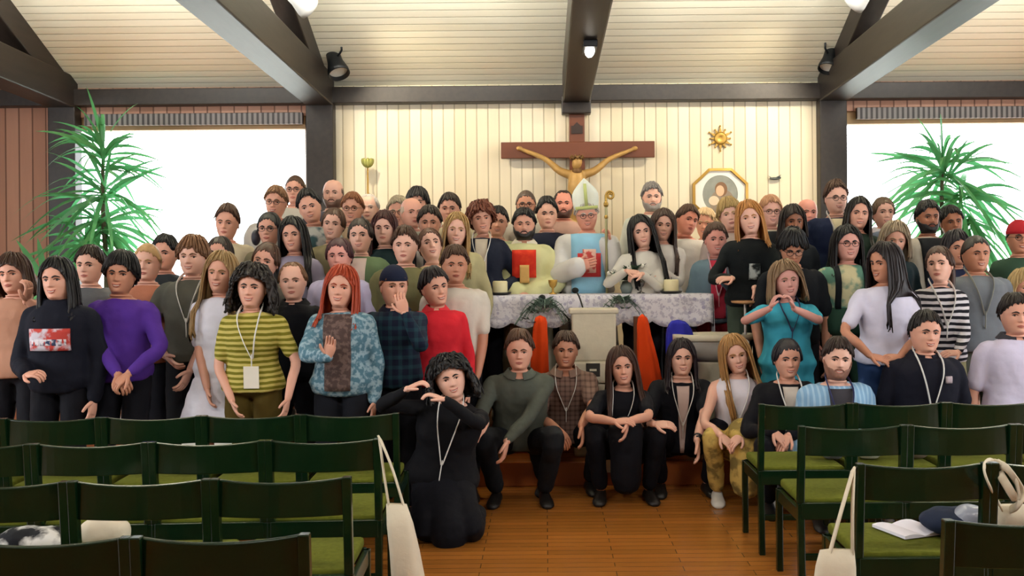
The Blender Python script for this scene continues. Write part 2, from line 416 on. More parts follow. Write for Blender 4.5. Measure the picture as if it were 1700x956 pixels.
def torso_frame(P, t):
    s_ = max(-.15, min(1.02, t)); a, mid, b = P.pel, P.mid, P.nb
    q = (1-s_)**2*a+2*s_*(1-s_)*mid+s_*s_*b; dq = 2*(1-s_)*(mid-a)+2*s_*(b-mid)
    U = unit(dq); R = unit(np.array([U[2], 0, -U[0]])); F = np.cross(R, U)
    return q, R, U, F
def torso_ring(P, t, infl=0., seg=NSEG, kx=1., phi=None):
    q, R, U, F = torso_frame(P, t)
    hw = np.interp(t, TT, HWF if P.fem else HWM)*P.sc*P.fat*kx+infl; hd = np.interp(t, TT, HDF if P.fem else HDM)*P.sc*P.fat+infl
    phi = PHI if phi is None else phi
    x, y = ring(hw, -hd, hd, phi, p=.85)
    return q+np.outer(x, R)-np.outer(y, F)
def torso_pt(P, t, x, infl=.03):
    """point on the front of the clothed torso, x metres right of its axis"""
    q, R, U, F = torso_frame(P, t)
    hw = np.interp(t, TT, HWF if P.fem else HWM)*P.sc*P.fat+infl; hd = np.interp(t, TT, HDF if P.fem else HDM)*P.sc*P.fat+infl
    k = max(0, 1-(abs(x)/hw)**2.3)**(1/2.3)
    return q+R*x+F*hd*k
def hand(mb, wrist, D, Nn, side, mi=0, curl=.5, sc=1.0, spread=.0):
    """palm with four fingers and a thumb; D direction, Nn palm normal (fingers curl towards it), side = thumb side vector"""
    D = unit(D); Nn = unit(np.array(Nn)-D*np.dot(Nn, D)); S = unit(side-D*np.dot(side, D)-Nn*np.dot(side, Nn)); w = np.array(wrist, float)
    R = []; an = np.linspace(0, 2*PI, 12, endpoint=False)
    for t, hw, hh in ((-.02, .020, .016), (0, .026, .017), (.03, .036, .016), (.06, .042, .015), (.085, .040, .012), (.095, .034, .008)):
        R.append(w+D*t*sc+np.outer(np.cos(an)*hw*sc, S)+np.outer(np.sin(an)*hh*sc, Nn))
    mb.rings(np.array(R), mi)
    for k, (o, L) in enumerate(((.029, .070), (.010, .078), (-.010, .073), (-.029, .058))):
        p = w+(D*.082+S*o)*sc; pts = [p-D*.02*sc]; a = curl*.35; q = p.copy(); pts.append(q.copy()); dd = unit(D+S*(1.5-k)*spread)
        for seg in (.42, .32, .26):
            q = q+(dd*math.cos(a)+Nn*math.sin(a))*L*seg*sc; pts.append(q.copy()); a += curl*.75
        mb.tube(pts, np.array([.0095, .0095, .009, .0085, .0072])*sc, 8, mi, smooth=2)
    p = w+(D*.022+S*.026)*sc; q1 = p+(D*.028+S*.030+Nn*.008)*sc; q2 = q1+(D*.030+S*.010+Nn*.012)*sc
    mb.tube([w+D*.012*sc+S*.01*sc, p, q1, q2], np.array([.012, .0135, .011, .008])*sc, 8, mi, smooth=2)
HAIR = {  # front, side, back ends in degrees from the crown; vol, top volume, long drop, gap half-angle, noise, curl
 'short': dict(fr=54, sd=88, bk=114, v=.007, vt=.018, n=.003), 'buzz': dict(fr=52, sd=88, bk=120, v=.009, vt=.013),
 'mop': dict(fr=66, sd=98, bk=125, v=.017, vt=.026, n=.006), 'quiff': dict(fr=50, sd=86, bk=112, v=.006, vt=.030, n=.005),
 'curly': dict(fr=66, sd=102, bk=126, v=.028, vt=.034, n=.01, curl=.035), 'tied': dict(fr=53, sd=98, bk=124, v=.006, vt=.010, bun=1),
 'pony': dict(fr=53, sd=96, bk=124, v=.006, vt=.012, pony=1), 'bun': dict(fr=50, sd=98, bk=124, v=.008, vt=.012, bun=2),
 'bald': dict(fr=50, sd=96, bk=120, v=.004, vt=.003, th0=66), 'receding': dict(fr=34, sd=92, bk=122, v=.007, vt=.006),
 'long': dict(fr=50, drop=-.34, gap=50, v=.014, vt=.016, n=.004), 'longfull': dict(fr=52, drop=-.42, gap=48, v=.022, vt=.022, n=.006),
 'bob': dict(fr=56, drop=-.15, gap=52, v=.026, vt=.026, n=.008), 'bobcurly': dict(fr=60, drop=-.15, gap=58, v=.036, vt=.032, n=.012, curl=.03),
 'shoulder': dict(fr=54, drop=-.22, gap=50, v=.016, vt=.018, n=.006), 'middle': dict(fr=60, drop=-.13, gap=54, v=.016, vt=.020, n=.006),
}
def hair_mesh(style, rs):
    h = dict(sd=95, bk=124, drop=None, gap=60, n=.003, curl=0, th0=0, bun=0, pony=0); h.update(HAIR[style])
    NC = 72; K = 14; J = 12; ph = np.linspace(-PI, PI, NC, endpoint=False); pts = []; okc = []
    ax, ay, az = .081+h['v'], .095+h['v'], .121+h['vt']
    part = rs.uniform(-.3, .3)
    for p in ph:
        a = abs(math.degrees(p)); rad = h['n']*(math.sin(p*13+part*9)+.6*math.sin(p*29+1.3)+rs.uniform(-.5, .5))
        if h['drop'] is None:
            te = np.interp(a, [0, 25, 48, 66, 88, 104, 140, 180], [h['fr'], h['fr']+(4 if style in ('tied', 'pony', 'bun') else 2), h['fr']+(19 if style in ('tied', 'pony', 'bun') else 16), h['sd']-(4 if style in ('tied', 'pony', 'bun') else 10), h['sd'], h['sd']-2, h['bk']-4, h['bk']])+rs.uniform(-2, 2)*(2.6 if a < 60 else 1); long_ = False
        else:
            long_ = a >= h['gap']; te = 90 if long_ else np.interp(a, [0, h['gap']*.55, h['gap']], [h['fr'], h['fr']+8, 84])
        col = []
        for k in range(K+1):
            th = math.radians(h['th0']*(1-k/K)+te*k/K); rr = 1+rad*5*math.sin(th)
            y0 = .008
            afr = ay+(max(0, .020-h['v']) if math.cos(p) > 0 and style != 'bald' else 0)*max(0, math.cos(p))**.5
            col.append((ax*rr*math.sin(th)*math.sin(p), y0-afr*rr*math.sin(th)*math.cos(p), az*math.cos(th)))
        ze = (h['drop'] or 0)+rs.uniform(-.02, .02)
        if long_ and h['drop'] and a < 78: ze += .03
        for j in range(1, J+1):
            z = ze*j/J; k = 1.0+(.10 if h['drop'] is not None and h['drop'] < -.2 else .16)*math.sin(min(1, -z/.14)*PI*.5); rr = (1+rad*7)*k
            if h['drop'] is not None and j == J: rr *= .9
            x = ax*rr*math.sin(p); y = .008-ay*rr*math.cos(p)
            if z < -.15:
                f = min(1, (-z-.15)/.09)
                if a < 100: y = y*(1-f)+min(y, -.105-.02*f)*f; x *= 1+.12*f
                else: y = y*(1-f)+max(y, .125)*f; x *= 1+.25*f
            col.append((x, y, z))
        pts.append(col); okc.append(long_)
    P = np.array(pts); V = P.reshape(-1, 3); T = K+J+1; fs = []
    for i in range(NC):
        i2 = (i+1) % NC; a1 = abs(math.degrees(ph[i]))
        if h['th0'] and (a1 < 62): continue
        for k in range(K): fs.append((i*T+k, i*T+k+1, i2*T+k+1, i2*T+k))
        if okc[i] and okc[i2]:
            if h['drop'] < -.18 and 96 < a1 < 104 and abs(math.degrees(ph[i2])) < 112: kmax = 6
            else: kmax = J
            for k in range(K, K+kmax): fs.append((i*T+k, i*T+k+1, i2*T+k+1, i2*T+k))
    mb = MB(); mb.add(V, fs, 0)
    if style not in ('buzz', 'bald'):          # loose locks over the scalp shell
        tied = style in ('tied', 'pony', 'bun', 'receding'); step = 1 if not okc[0] and not tied else 2
        for i in range(0, NC, step):
            a1 = abs(math.degrees(ph[i]))
            if tied and a1 < 52: continue
            e = T if okc[i] else K+1
            if okc[i] and h['drop'] < -.18 and 92 < a1 < 106: e = K+7
            p_ = P[i][(2 if tied else 3):e:2]; n_ = len(p_); out = np.stack([np.full(n_, math.sin(ph[i])), np.full(n_, -math.cos(ph[i])), np.zeros(n_)], 1)
            rise = np.linspace(0, 1, n_)[:, None]
            wob = h['curl']*.35*np.sin(np.linspace(0, 9, n_)+i)[:, None] if h['curl'] else .0025*np.sin(np.linspace(0, 4, n_)+i*1.7)[:, None]
            tang = np.stack([np.full(n_, math.cos(ph[i])), np.full(n_, math.sin(ph[i])), np.zeros(n_)], 1)
            lift = (.001 if tied else .003)+(0 if okc[i] or tied else .006*rise*rs.uniform(.2, 1.2))
            q_ = p_+out*(lift+wob)+tang*(rs.uniform(-.010, .010)*rise+wob*.8)
            if not okc[i] and not tied: q_[0, 2] += h['vt']*rs.uniform(0, .35); q_[1:3, 2] += h['vt']*rs.uniform(-.1, .3)
            ext = q_[-1]+(q_[-1]-q_[-2])*rs.uniform(.1, .7)*(0 if tied else (.35 if h['drop'] is None and a1 > 45 else 1))+out[0]*.002; q_ = np.vstack([q_, ext]) if not tied else q_
            w0 = (.004 if tied else .0085)*rs.uniform(.7, 1.2); mb.tube(q_, np.linspace(w0, w0*.35, len(q_)), 5, 0, smooth=1, flat=.7, round_=False)
    return mb, h
EYE_W = plain('#9c9088', .3, var=.02); EYE_D = plain('#1c130e', .25, var=.02); M_TEETH = plain('#d8d0c2', .3, var=.02)
M_GLASS = plain('#17161a', .3, var=.05, name='spectacle_frame'); M_LAN = plain('#e4e2dc', .7, var=.04, name='white_ribbon'); M_BADGE = plain('#ddd6c8', .4, var=.06, name='badge_card')
def lipmat(h):
    c = h
    key = ('lip', h)
    if key not in _M:
        n = N('lips', .45); cc = lin(h); _M[key] = n.col((cc[0]*.72, cc[1]*.42, cc[2]*.45, 1))
    return _M[key]
PEOPLE = []
def person(x, top, d, label, skn='#c89478', hair='short', hc='#2a1d14', upper=('tee', '#888888'), lower='#15151c', fem=False,
           arms=None, head=(0, 0, 0), yaw=0, pose='stand', smile=1, glasses=0, beard=None, lanyard=0, fat=1.0, hs=1.0, lean=(0, 0), legs=None,
           skirt=None, collar=None, inner=None, vox=None, floor=None, group=None, dh=0, shoes='#1a1614', pelvis_fwd=0.0, hoff=None):
    rs = np.random.RandomState(int(x*7+top*13) % 99991)
    P = Pose(); P.fem = fem; P.fat = fat
    fl = level(d) if floor is None else floor
    hst = {'v': 0}; vt = HAIR[hair]['vt']
    topw = W(x, top, d); H = topw.z-fl-vt*hs*.8
    P.sc = np.clip(H/1.72, .90, 1.12) if pose == 'stand' else (0.97 if fem else 1.0)
    sc = P.sc; Lt = .50*sc; lean_x, lean_y = lean
    nz = H-.260*hs+ (0 if pose == 'stand' else 0)
    # head centre and neck base (local, neck base at x=y=0)
    P.nb = np.array([0., 0, nz]); pel_z = nz-Lt*math.cos(math.hypot(lean_x, lean_y))
    P.pel = np.array([-Lt*math.sin(lean_x), Lt*math.sin(lean_y)+pelvis_fwd, pel_z])
    P.mid = (P.pel+P.nb)/2+np.array([0, -.015+.06*abs(math.sin(lean_y)), 0])
    hy, hp, hr = [math.radians(a) for a in head]
    Rh = np.array((Matrix.Rotation(hy, 3, 'Z') @ Matrix.Rotation(hp, 3, 'X') @ Matrix.Rotation(hr, 3, 'Y')))
    hcn = P.nb+np.array([math.sin(hr)*.05, -.022, .140*hs])
    cy_, sy_ = math.cos(yaw*PI/180), math.sin(yaw*PI/180)
    Rz = np.array([[cy_, -sy_, 0], [sy_, cy_, 0], [0, 0, 1]])
    off = Rz @ np.array([hcn[0], hcn[1], 0]); off[0] += .12*math.sin(hr)
    root = empty('person', (topw.x-off[0], topw.y-off[1], fl), math.radians(yaw))
    tag(root, label, 'person', group); rl = np.array(root.location)
    def loc(px, py, fwd):      # local point seen at photo pixel px, py, fwd metres nearer than the head
        return Rz.T @ (np.array(W(px, py, d-fwd))-rl)
    mb = MB(); skm = skin(skn); lip = lipmat(skn)
    # continuous loft: pelvis - chest - neck - face - crown
    rings = [torso_ring(P, t) for t in (-.11, -.06, 0, .08, .2, .38, .58, .75, .86, .93, .97, 1.0)]
    zs = np.concatenate([np.linspace(-.122, .03, 36), [.04, .055, .07, .083, .095, .104, .112, .117, .120]])
    def headring(z):
        xx, yy = head_xy(PHI, z, fem, 1+(fat-1)*.5); return np.stack([xx*hs, yy*hs, np.full(NSEG, z*hs)], 1) @ Rh.T+hcn
    h0 = headring(zs[0])
    nr = .051 if fem else .063
    for k in (.25, .5, .75):
        c = P.nb*(1-k)+h0.mean(0)*k; xx, yy = ring(nr*sc, -nr*sc, nr*sc, PHI); r_ = np.stack([xx, yy, np.zeros(NSEG)], 1)+c
        blend = rings[-1] if k < .5 else h0
        rings.append(r_*.8+blend*.2 if k != .5 else r_)
    for z in zs: rings.append(headring(z))
    mb.rings(np.array(rings), 0)
    hp_ = lambda p: np.asarray(p, float)*hs @ Rh.T+hcn
    def fpt(x_, z_, out=0.0):
        w = float(np.interp(z_, ZZ, WD)); ph = math.asin(max(-1, min(1, abs(x_)/w))**(1/.88))*(1 if x_ >= 0 else -1)
        xx, yy = head_xy(np.array([ph]), z_, fem); return hp_((x_, float(yy[0])-out, z_))
    for sx in (-1, 1):
        mb.ell(hp_((sx*.078, .012, -.005)), (.008*hs, .019*hs, .031*hs), 0, 10, 7, Rh)
        mb.ell(fpt(sx*.031, .001, -.0045), (.0145*hs, .0075*hs, .0058*hs), 1, 10, 7, Rh)
        mb.ell(fpt(sx*.031, .001, .0005), (.0076*hs, .0040*hs, .0068*hs), 2, 8, 6, Rh)
        mb.tube([fpt(sx*.016, .004, .0015), fpt(sx*.030, .0095, .002), fpt(sx*.046, .003, .0015)], .0018*hs, 6, 3, smooth=3)
        mb.tube([fpt(sx*.014, .018, .002), fpt(sx*.030, .024, .003), fpt(sx*.049, .017, .001)], np.array([.0042, .0046, .0020])*hs, 6, 3, smooth=3)
    my = -.063
    if smile:
        mb.tube([fpt(-.025, my+.009, .001), fpt(-.012, my+.004, .003), fpt(0, my+.003, .004), fpt(.012, my+.004, .003), fpt(.025, my+.009, .001)], np.array([.002, .0032, .0035, .0032, .002])*hs, 6, 4, smooth=2)
        mb.tube([fpt(-.024, my+.007, .001), fpt(-.012, my-.006, .003), fpt(0, my-.009, .0035), fpt(.012, my-.006, .003), fpt(.024, my+.007, .001)], np.array([.002, .0035, .0045, .0035, .002])*hs, 6, 4, smooth=2)
        mb.ell(fpt(0, my-.001, -.0005), (.019*hs, .004*hs, .0058*hs), 5, 10, 6, Rh)
    else:
        mb.tube([fpt(-.022, my, .001), fpt(0, my+.004, .003), fpt(.022, my, .001)], np.array([.002, .004, .002])*hs, 6, 4, smooth=3)
        mb.tube([fpt(-.020, my-.002, .001), fpt(0, my-.007, .003), fpt(.020, my-.002, .001)], np.array([.002, .005, .002])*hs, 6, 4, smooth=3)
    # arms
    q, R, U, F = torso_frame(P, .825); sw = (.142 if fem else .163)*sc*fat
    A = {}
    arms = arms or {}
    for sx, nm in ((-1, 'L'), (1, 'R')):      # L = left in the photo
        sh = q+R*sx*sw+U*.01; a = arms.get(nm, 'down'); hint = (sx*.6, .5, -.5)
        curl, Nn, D = .5, None, None
        if a == 'down': t = sh+np.array([sx*.06, -.04, -.52*sc])
        elif a == 'back': t = sh+np.array([-sx*.05, .16, -.46*sc])
        elif a == 'clasp': t = P.pel+np.array([sx*.045, -.19, .04+(.02 if sx > 0 else 0)]); hint = (sx, .4, -.3); curl = .9
        elif a == 'belly': t = P.pel+np.array([sx*.02, -.20, .17+.03*sx]); hint = (sx, .2, -.5)
        elif a == 'pray': t = P.nb+np.array([sx*.03, -.24, -.22]); hint = (sx, .1, -.6); D = (0, -.25, 1)
        elif a == 'around': t = sh+np.array([sx*.30, .05, .03]); hint = (0, .2, -1)
        else:
            t = loc(a[0], a[1], a[2]); o = a[3] if len(a) > 3 else {}
            hint = o.get('hint', hint); curl = o.get('curl', curl); D = o.get('D'); Nn = o.get('N')
        e, w = ik(sh, t, .29*sc, .25*sc, hint)
        fd = unit(w-e)
        if D is None: D = fd
        D = np.array(D, float)
        if Nn is None: Nn = np.array([-sx, .15, 0.]) if abs(D[2]) > .6 else np.array([0., .5, -1.]); 
        Nn = np.array(Nn, float); side = np.cross(D, Nn)*(1 if sx > 0 else -1)
        if side[1] > .3 or (abs(side[1]) < .3 and side[2] < -.3): side = -side
        A[nm] = (sh, e, w)
        mb.tube([q+R*sx*sw*.5+U*.0, sh, (sh+e)/2, e, (e+w)/2, w], np.array([.045, .048, .042, .036, .035, .024])*sc*(.88 if fem else 1), 12, 0, smooth=4)
        if not (isinstance(a, tuple) and len(a) > 3 and a[3].get('nohand')):
            hand(mb, w, D, Nn, side, 0, curl, sc*.98*(.92 if fem else 1))
    # legs
    G = {}
    for sx, nm in ((-1, 'L'), (1, 'R')):
        hip = P.pel+np.array([sx*.088*sc, 0, 0]); L1 = .43*sc; L2 = .41*sc
        if legs and nm in legs: kn, an = [np.array(p_, float) for p_ in legs[nm]]
        elif pose == 'stand':
            an = np.array([sx*.10, P.pel[1]+.01, .085]); L1 = L2 = max(.3, (hip[2]-.085)/1.985)
            kn, an = ik(hip, an, L1, L2, (0, -1, 0))
        elif pose == 'crouch':
            kn, an = ik(hip, np.array([sx*.16, P.pel[1]-.22, .09]), L1, L2, (sx*.35, -1, .7))
        elif pose == 'sit':
            kn = hip+np.array([sx*.05, -.42, .02]); an = np.array([kn[0], kn[1]+.02, max(.085, kn[2]-.41)])
        elif pose == 'kneel':
            kn = np.array([sx*.13, hip[1]-.36, .075]); an = np.array([sx*.13, hip[1]+.05, .07])
            if hip[2] > .42: kn = np.array([sx*.12, hip[1]-.06, .075]); an = np.array([sx*.12, hip[1]+.36, .07])
        G[nm] = (hip, kn, an)
        mb.tube([hip+np.array([0, 0, .04]), hip, (hip+kn)/2, kn, (kn*.6+an*.4), an], np.array([.07, .078, .066, .050, .047, .034])*sc, 12, 0, smooth=4)
    mats = [skm, EYE_W, EYE_D, hairmat(hc if hair != 'bald' else '#5a4636'), lip, M_TEETH]
    body = mb.build('body', mats, root)
    # hair
    hm, hd = hair_mesh(hair, rs)
    if hd['bun']:
        bx_, bz = ((0, .05) if hd['bun'] == 1 else (.0, .13)); hm.ell((bx_, .105 if hd['bun'] == 1 else .03, bz), (.035, .035, .035), 0)
    if hd['pony']: hm.tube([(0, .09, .06), (.03, .13, .05), (.05, .13, -.05), (.05, .12, -.20)], [.02, .026, .024, .008], 10, 0)
    hm.xform(lambda v: v*np.array([hs*(1+(fat-1)*.4), hs, hs]) @ Rh.T+hcn)
    hm.build('hair', hairmat(hc), root, solid=.008*hs, disp=-hd['curl'] if hd['curl'] else 0, sub=1 if hd['curl'] else 0)
    if beard:
        bm = MB(); NB = 26; R_ = []
        for i in range(NB):
            ph = -1.45+2.9*i/(NB-1); zt = np.interp(abs(ph), [0, .28, .5, 1.0, 1.45], [-.074, -.070, -.052, -.045, -.005]); col = []
            for k in range(9):
                z = -.119+(zt+.119)*k/8; xx, yy = head_xy(np.array([ph]), z, fem, 1+(fat-1)*.5)
                o = .0045+.006*math.sin(k/8*PI)*beard[1]; col.append((float(xx[0])+o*math.sin(ph), float(yy[0])-o*math.cos(ph), z))
            R_.append(col)
        bm.rings(np.array(R_), 0, cap=False, closed=False)
        mp = lambda x_, z_, o: (x_, (fpt(x_, z_)-hcn)[1]/hs-o, z_)
        for sx in (-1, 1): bm.tube([(0, -.093, -.050), (sx*.016, -.092, -.053), (sx*.030, -.080, -.066)], [.0045, .005, .003], 6, 0, smooth=3)
        bm.xform(lambda v: v*hs @ Rh.T+hcn); bm.build('beard', hairmat(beard[0]), root, solid=.004)
    if glasses:
        gm = MB()
        for sx in (-1, 1):
            c = np.array([sx*.031, -.100, .000]); an = np.linspace(0, 2*PI, 17)
            gm.tube([c+np.array([.023*math.cos(a_), abs(math.cos(a_))*.003, .018*math.sin(a_)]) for a_ in an], .0020, 6, 0, smooth=1, round_=False)
            gm.tube([(sx*.053, -.093, .004), (sx*.074, -.05, .006), (sx*.080, .01, .004)], .0018, 6, 0, smooth=3)
        gm.tube([(-.009, -.101, .004), (.009, -.101, .004)], .002, 6, 0, smooth=1)
        gm.xform(lambda v: v*hs @ Rh.T+hcn); gm.build('glasses', M_GLASS, root)
    # upper garment
    vx = vox or (.012 if d < 7.0 else .016)
    kind = upper[0]; um = cloth(upper[1])
    loose = .015 if kind not in ('jacket', 'hoodie', 'robe') else .024
    if kind == 'tank': loose = .014
    hem = {'tee': -.02, 'long': -.04, 'jacket': -.10, 'hoodie': -.08, 'shirt': -.05, 'robe': -.1, 'tank': .0, 'dress': -.12, 'polo': -.03, 'dresslong': -.12}[kind]
    long_ = kind in ('long', 'jacket', 'hoodie', 'shirt', 'robe', 'dresslong')
    gm = MB(); ts = [t for t in (hem, 0, .08, .2, .32, .45, .58, .68, .78, .86, .92, .955, .98) if t >= hem]
    if hem < 0: ts = [hem, hem/2]+[t for t in ts if t > 0]
    tr = []
    for t in ts:
        extra = .012*(1-t) if kind not in ('tank',) else 0
        tr.append(torso_ring(P, t, loose+extra, kx=1.0))
    gm.rings(np.array(tr)[:, ::2])
    for nm in ('L', 'R'):
        if kind == 'tank': break
        sh, e, w = A[nm]; r0 = 0
        b0 = q+(sh-q)*.45
        if kind == 'robe':
            gm.tube([b0, sh, (sh+e)/2, e, (e+w)/2, w*.94+e*.06], np.array([.06, .066, .07, .072, .08, .085])*sc, 14, 0, smooth=4)
        elif long_:
            k = .009 if kind in ('jacket', 'hoodie') else 0
            gm.tube([b0, sh, (sh+e)/2, e, (e+w)/2, w-(w-e)*.06], (np.array([.052, .059, .053, .048, .043, .034])+k)*sc*(.92 if fem else 1), 14, 0, smooth=4)
        else:
            gm.tube([b0, sh, sh+(e-sh)*.45, sh+(e-sh)*.75], np.array([.052, .060, .059, .058])*sc*(.9 if fem else 1), 14, 0, smooth=4)
    if kind == 'hoodie':
        gm.tube([P.nb+np.array([math.sin(a_)*.085, -math.cos(a_)*.075+.01, .005+.035*(-math.cos(a_)*-1*-.2+.3)*(1 if abs(a_) > 1 else .4)]) for a_ in np.linspace(-PI, PI, 14)], .028, 10, 0, smooth=2, round_=False)
    if kind in ('dress', 'dresslong') and pose == 'stand':
        zh = skirt or .35; rr = []
        for k in range(7):
            z = P.pel[2]-.03+(zh-P.pel[2]+.03)*k/6; f = 1+.55*k/6
            a_ = PHI[::2]; wob = 1+.05*k/6*np.sin(a_*7+x); xx, yy = ring(.185*sc*f, -.135*sc*f, .135*sc*f, a_)
            rr.append(np.stack([xx*wob+P.pel[0], yy*wob+P.pel[1], np.full(len(a_), z)], 1))
        gm.rings(np.array(rr[::-1]))
    gname = {'tee': 't_shirt', 'long': 'jumper', 'jacket': 'jacket', 'hoodie': 'hoodie', 'shirt': 'shirt', 'robe': 'vestment', 'tank': 'top', 'dress': 'dress', 'polo': 'polo_shirt', 'dresslong': 'dress'}[kind]
    g = gm.build(gname, um, root, remesh=vx, disp=.020 if kind != 'tank' else .008)
    F2 = None
    if inner:       # open-fronted garment: the shirt front and placket edges seen between its fronts
        im = MB(); rr = []
        w0, w1 = inner[1], inner[2]
        for t in np.linspace(max(hem+.03, 0), .955, 12):
            ww = w0+(w1-w0)*t; row = [torso_pt(P, t, xx, loose+.006+.012*(1-t)) for xx in np.linspace(-ww, ww, 9)]; back = [p_+np.array([0, .03, 0]) for p_ in row[::-1]]
            rr.append(row+back)
        im.rings(np.array(rr)); im.build('shirt_front', cloth(inner[0]), root)
    if collar:
        cm = MB(); rr = []; cc = cloth(collar)
        for i in range(25):
            a_ = math.radians(16+328*i/24); r1 = (.062 if fem else .073)*sc; fr_ = math.cos(a_)
            o = P.nb+np.array([0, .004, +.008-.024*max(0, fr_)])
            v = lambda r_, z: o+np.array([math.sin(a_)*r_, -math.cos(a_)*r_*1.02, z])
            rr.append([v(r1, .0), v(r1-.002, .022), v(r1+.005, .024), v(r1+.036, -.012-.012*max(0, fr_)), v(r1+.030, -.016-.012*max(0, fr_))])
        cm.rings(np.array(rr)); cm.build('collar', cc, root, smooth=False)
    # trousers or skirt
    if lower and not (kind in ('dress', 'dresslong', 'robe') and pose == 'stand'):
        lm = MB(); tr = [torso_ring(P, t, .012) for t in (-.10, -.05, 0, .08, .16, .22)]; lm.rings(np.array(tr)[:, ::2])
        for nm in ('L', 'R'):
            hip, kn, an = G[nm]
            lm.tube([hip+np.array([0, 0, .03]), hip, (hip+kn)/2, kn, kn*.5+an*.5, an*.92+kn*.08], np.array([.085, .094, .082, .066, .062, .055])*sc*fat**.5, 14, 0, smooth=4)
        if skirt and pose != 'stand':
            a_, b_ = G['L'][1], G['R'][1]; lm.tube([P.pel, (a_+b_)/2*.5+P.pel*.5, (a_+b_)/2, ((a_+b_)/2)*np.array([1, 1, .35])], [.12, .12, .11, .10], 18, 0)
        lm.build('skirt' if skirt else 'trousers', cloth(lower), root, remesh=vx, disp=.016)
    elif kind == 'robe' and pose == 'stand':
        lm = MB(); rr = []; a_ = PHI[::2]
        for k in range(7):
            z = P.pel[2]+.05+(.04-P.pel[2]-.05)*k/6; f = 1+.35*k/6; xx, yy = ring(.21*sc*f, -.16*sc*f, .16*sc*f, a_); wob = 1+.04*k/6*np.sin(a_*9)
            rr.append(np.stack([xx*wob+P.pel[0], yy*wob+P.pel[1], np.full(len(a_), z)], 1))
        lm.rings(np.array(rr[::-1])); lm.build('alb', cloth(lower or '#e8e4da'), root)
    for nm, sx in (('L', -1), ('R', 1)):       # shoes
        hip, kn, an = G[nm]; sm = MB()
        fwd = np.array([sx*.12, -1, 0.]); up = np.array([0, 0, 1.]); zb = 0.0
        if pose == 'kneel': fwd = np.array([0, 1, 0.]); zb = 0.0
        fwd = unit(fwd); sd_ = np.cross(fwd, up); rr = []; c0 = np.array([an[0], an[1], zb])
        for yy_, hw_, hh_ in ((-.075, .022, .035), (-.06, .034, .055), (-.02, .038, .075), (.04, .040, .062), (.10, .047, .045), (.15, .044, .036), (.185, .022, .022)):
            an_ = np.linspace(0, 2*PI, 14, endpoint=False); zz_ = np.maximum(.002, hh_*.5+hh_*.62*np.sin(an_))
            rr.append(c0+fwd*yy_+np.outer(np.cos(an_)*hw_, sd_)+np.outer(zz_, up))
        sm.rings(np.array(rr)*1.0); sm.build('shoe', plain(shoes, .45), root)
    if lanyard:
        lb = lanyard if isinstance(lanyard, dict) else {}
        bt = lb.get('t', .30); infl = loose+.016+(.008 if inner else 0); pm = lb.get('x', 0); lm = MB()
        tj = min(.9, bt+.18)
        for sx in (-1, 1):
            pts = [P.nb+np.array([sx*.052*sc, .05, .045]), P.nb+np.array([sx*.068*sc, -.01, .03]), torso_pt(P, .955, sx*.072*sc, infl*.9)]+[torso_pt(P, .93*(1-k)+tj*k, sx*.070*sc*(1-k)+pm*k+sx*.006, infl) for k in (.2, .45, .7, 1)]
            lm.tube(pts, .0105, 8, 0, smooth=3, flat=.28)
        lm.tube([torso_pt(P, tj+.03, pm, infl+.004), torso_pt(P, bt, pm, infl+.004)], .008, 8, 0, smooth=1, flat=.4)
        lo = lm.build('lanyard', plain(lb['c'], .7) if 'c' in lb else M_LAN, root)
        if lb.get('badge', 0):
            q_, R2, U2, F2 = torso_frame(P, bt-.06); c = torso_pt(P, bt-.06, pm, infl+.012); cm = MB()
            Mx = Matrix(((R2[0], F2[0], U2[0], c[0]), (R2[1], F2[1], U2[1], c[1]), (R2[2], F2[2], U2[2], c[2]), (0, 0, 0, 1)))
            cm.box((-.045, -.002, -.065), (.045, .002, .065), M=Mx); cm.build('badge', M_BADGE, lo, smooth=False, bevel=.0015)
    P.root, P.hcn, P.Rh, P.hs, P.A, P.G, P.loc = root, hcn, Rh, hs, A, G, loc; P.loose = loose; PEOPLE.append(P)
    return P
def patch(P, t0, t1, x0, x1, mat, name='print', infl=None, seg=8, rows=6):
    """printed or appliqued panel following the front of the garment"""
    m = MB(); rr = []; k = P.loose+.012 if infl is None else infl
    for t in np.linspace(t0, t1, rows):
        row = [torso_pt(P, t, xx, k+.004+.012*(1-t)) for xx in np.linspace(x0, x1, seg)]
        rr.append(row+[p_+np.array([0, .02, 0]) for p_ in row[::-1]])
    m.rings(np.array(rr)); return m.build(name, mat, P.root)
def on_head(P, m, name, mat, **kw):
    m.xform(lambda v: v*P.hs @ P.Rh.T+P.hcn); return m.build(name, mat, P.root, **kw)
# ---------------------------------------------------------------- the group
def A_(x, y, f=.3, **k): return (x, y, f, k)
# skin tones
S1, S2, S3, S4, S5 = '#dcb09c', '#d09e88', '#ba866c', '#8f6048', '#e2bca8'
BK, DB, BR, LB, BL, GR, WH, RD = '#0e0b0c', '#24170f', '#41291a', '#6b4a30', '#a88558', '#6f6a66', '#b8b2aa', '#8e3b1c'
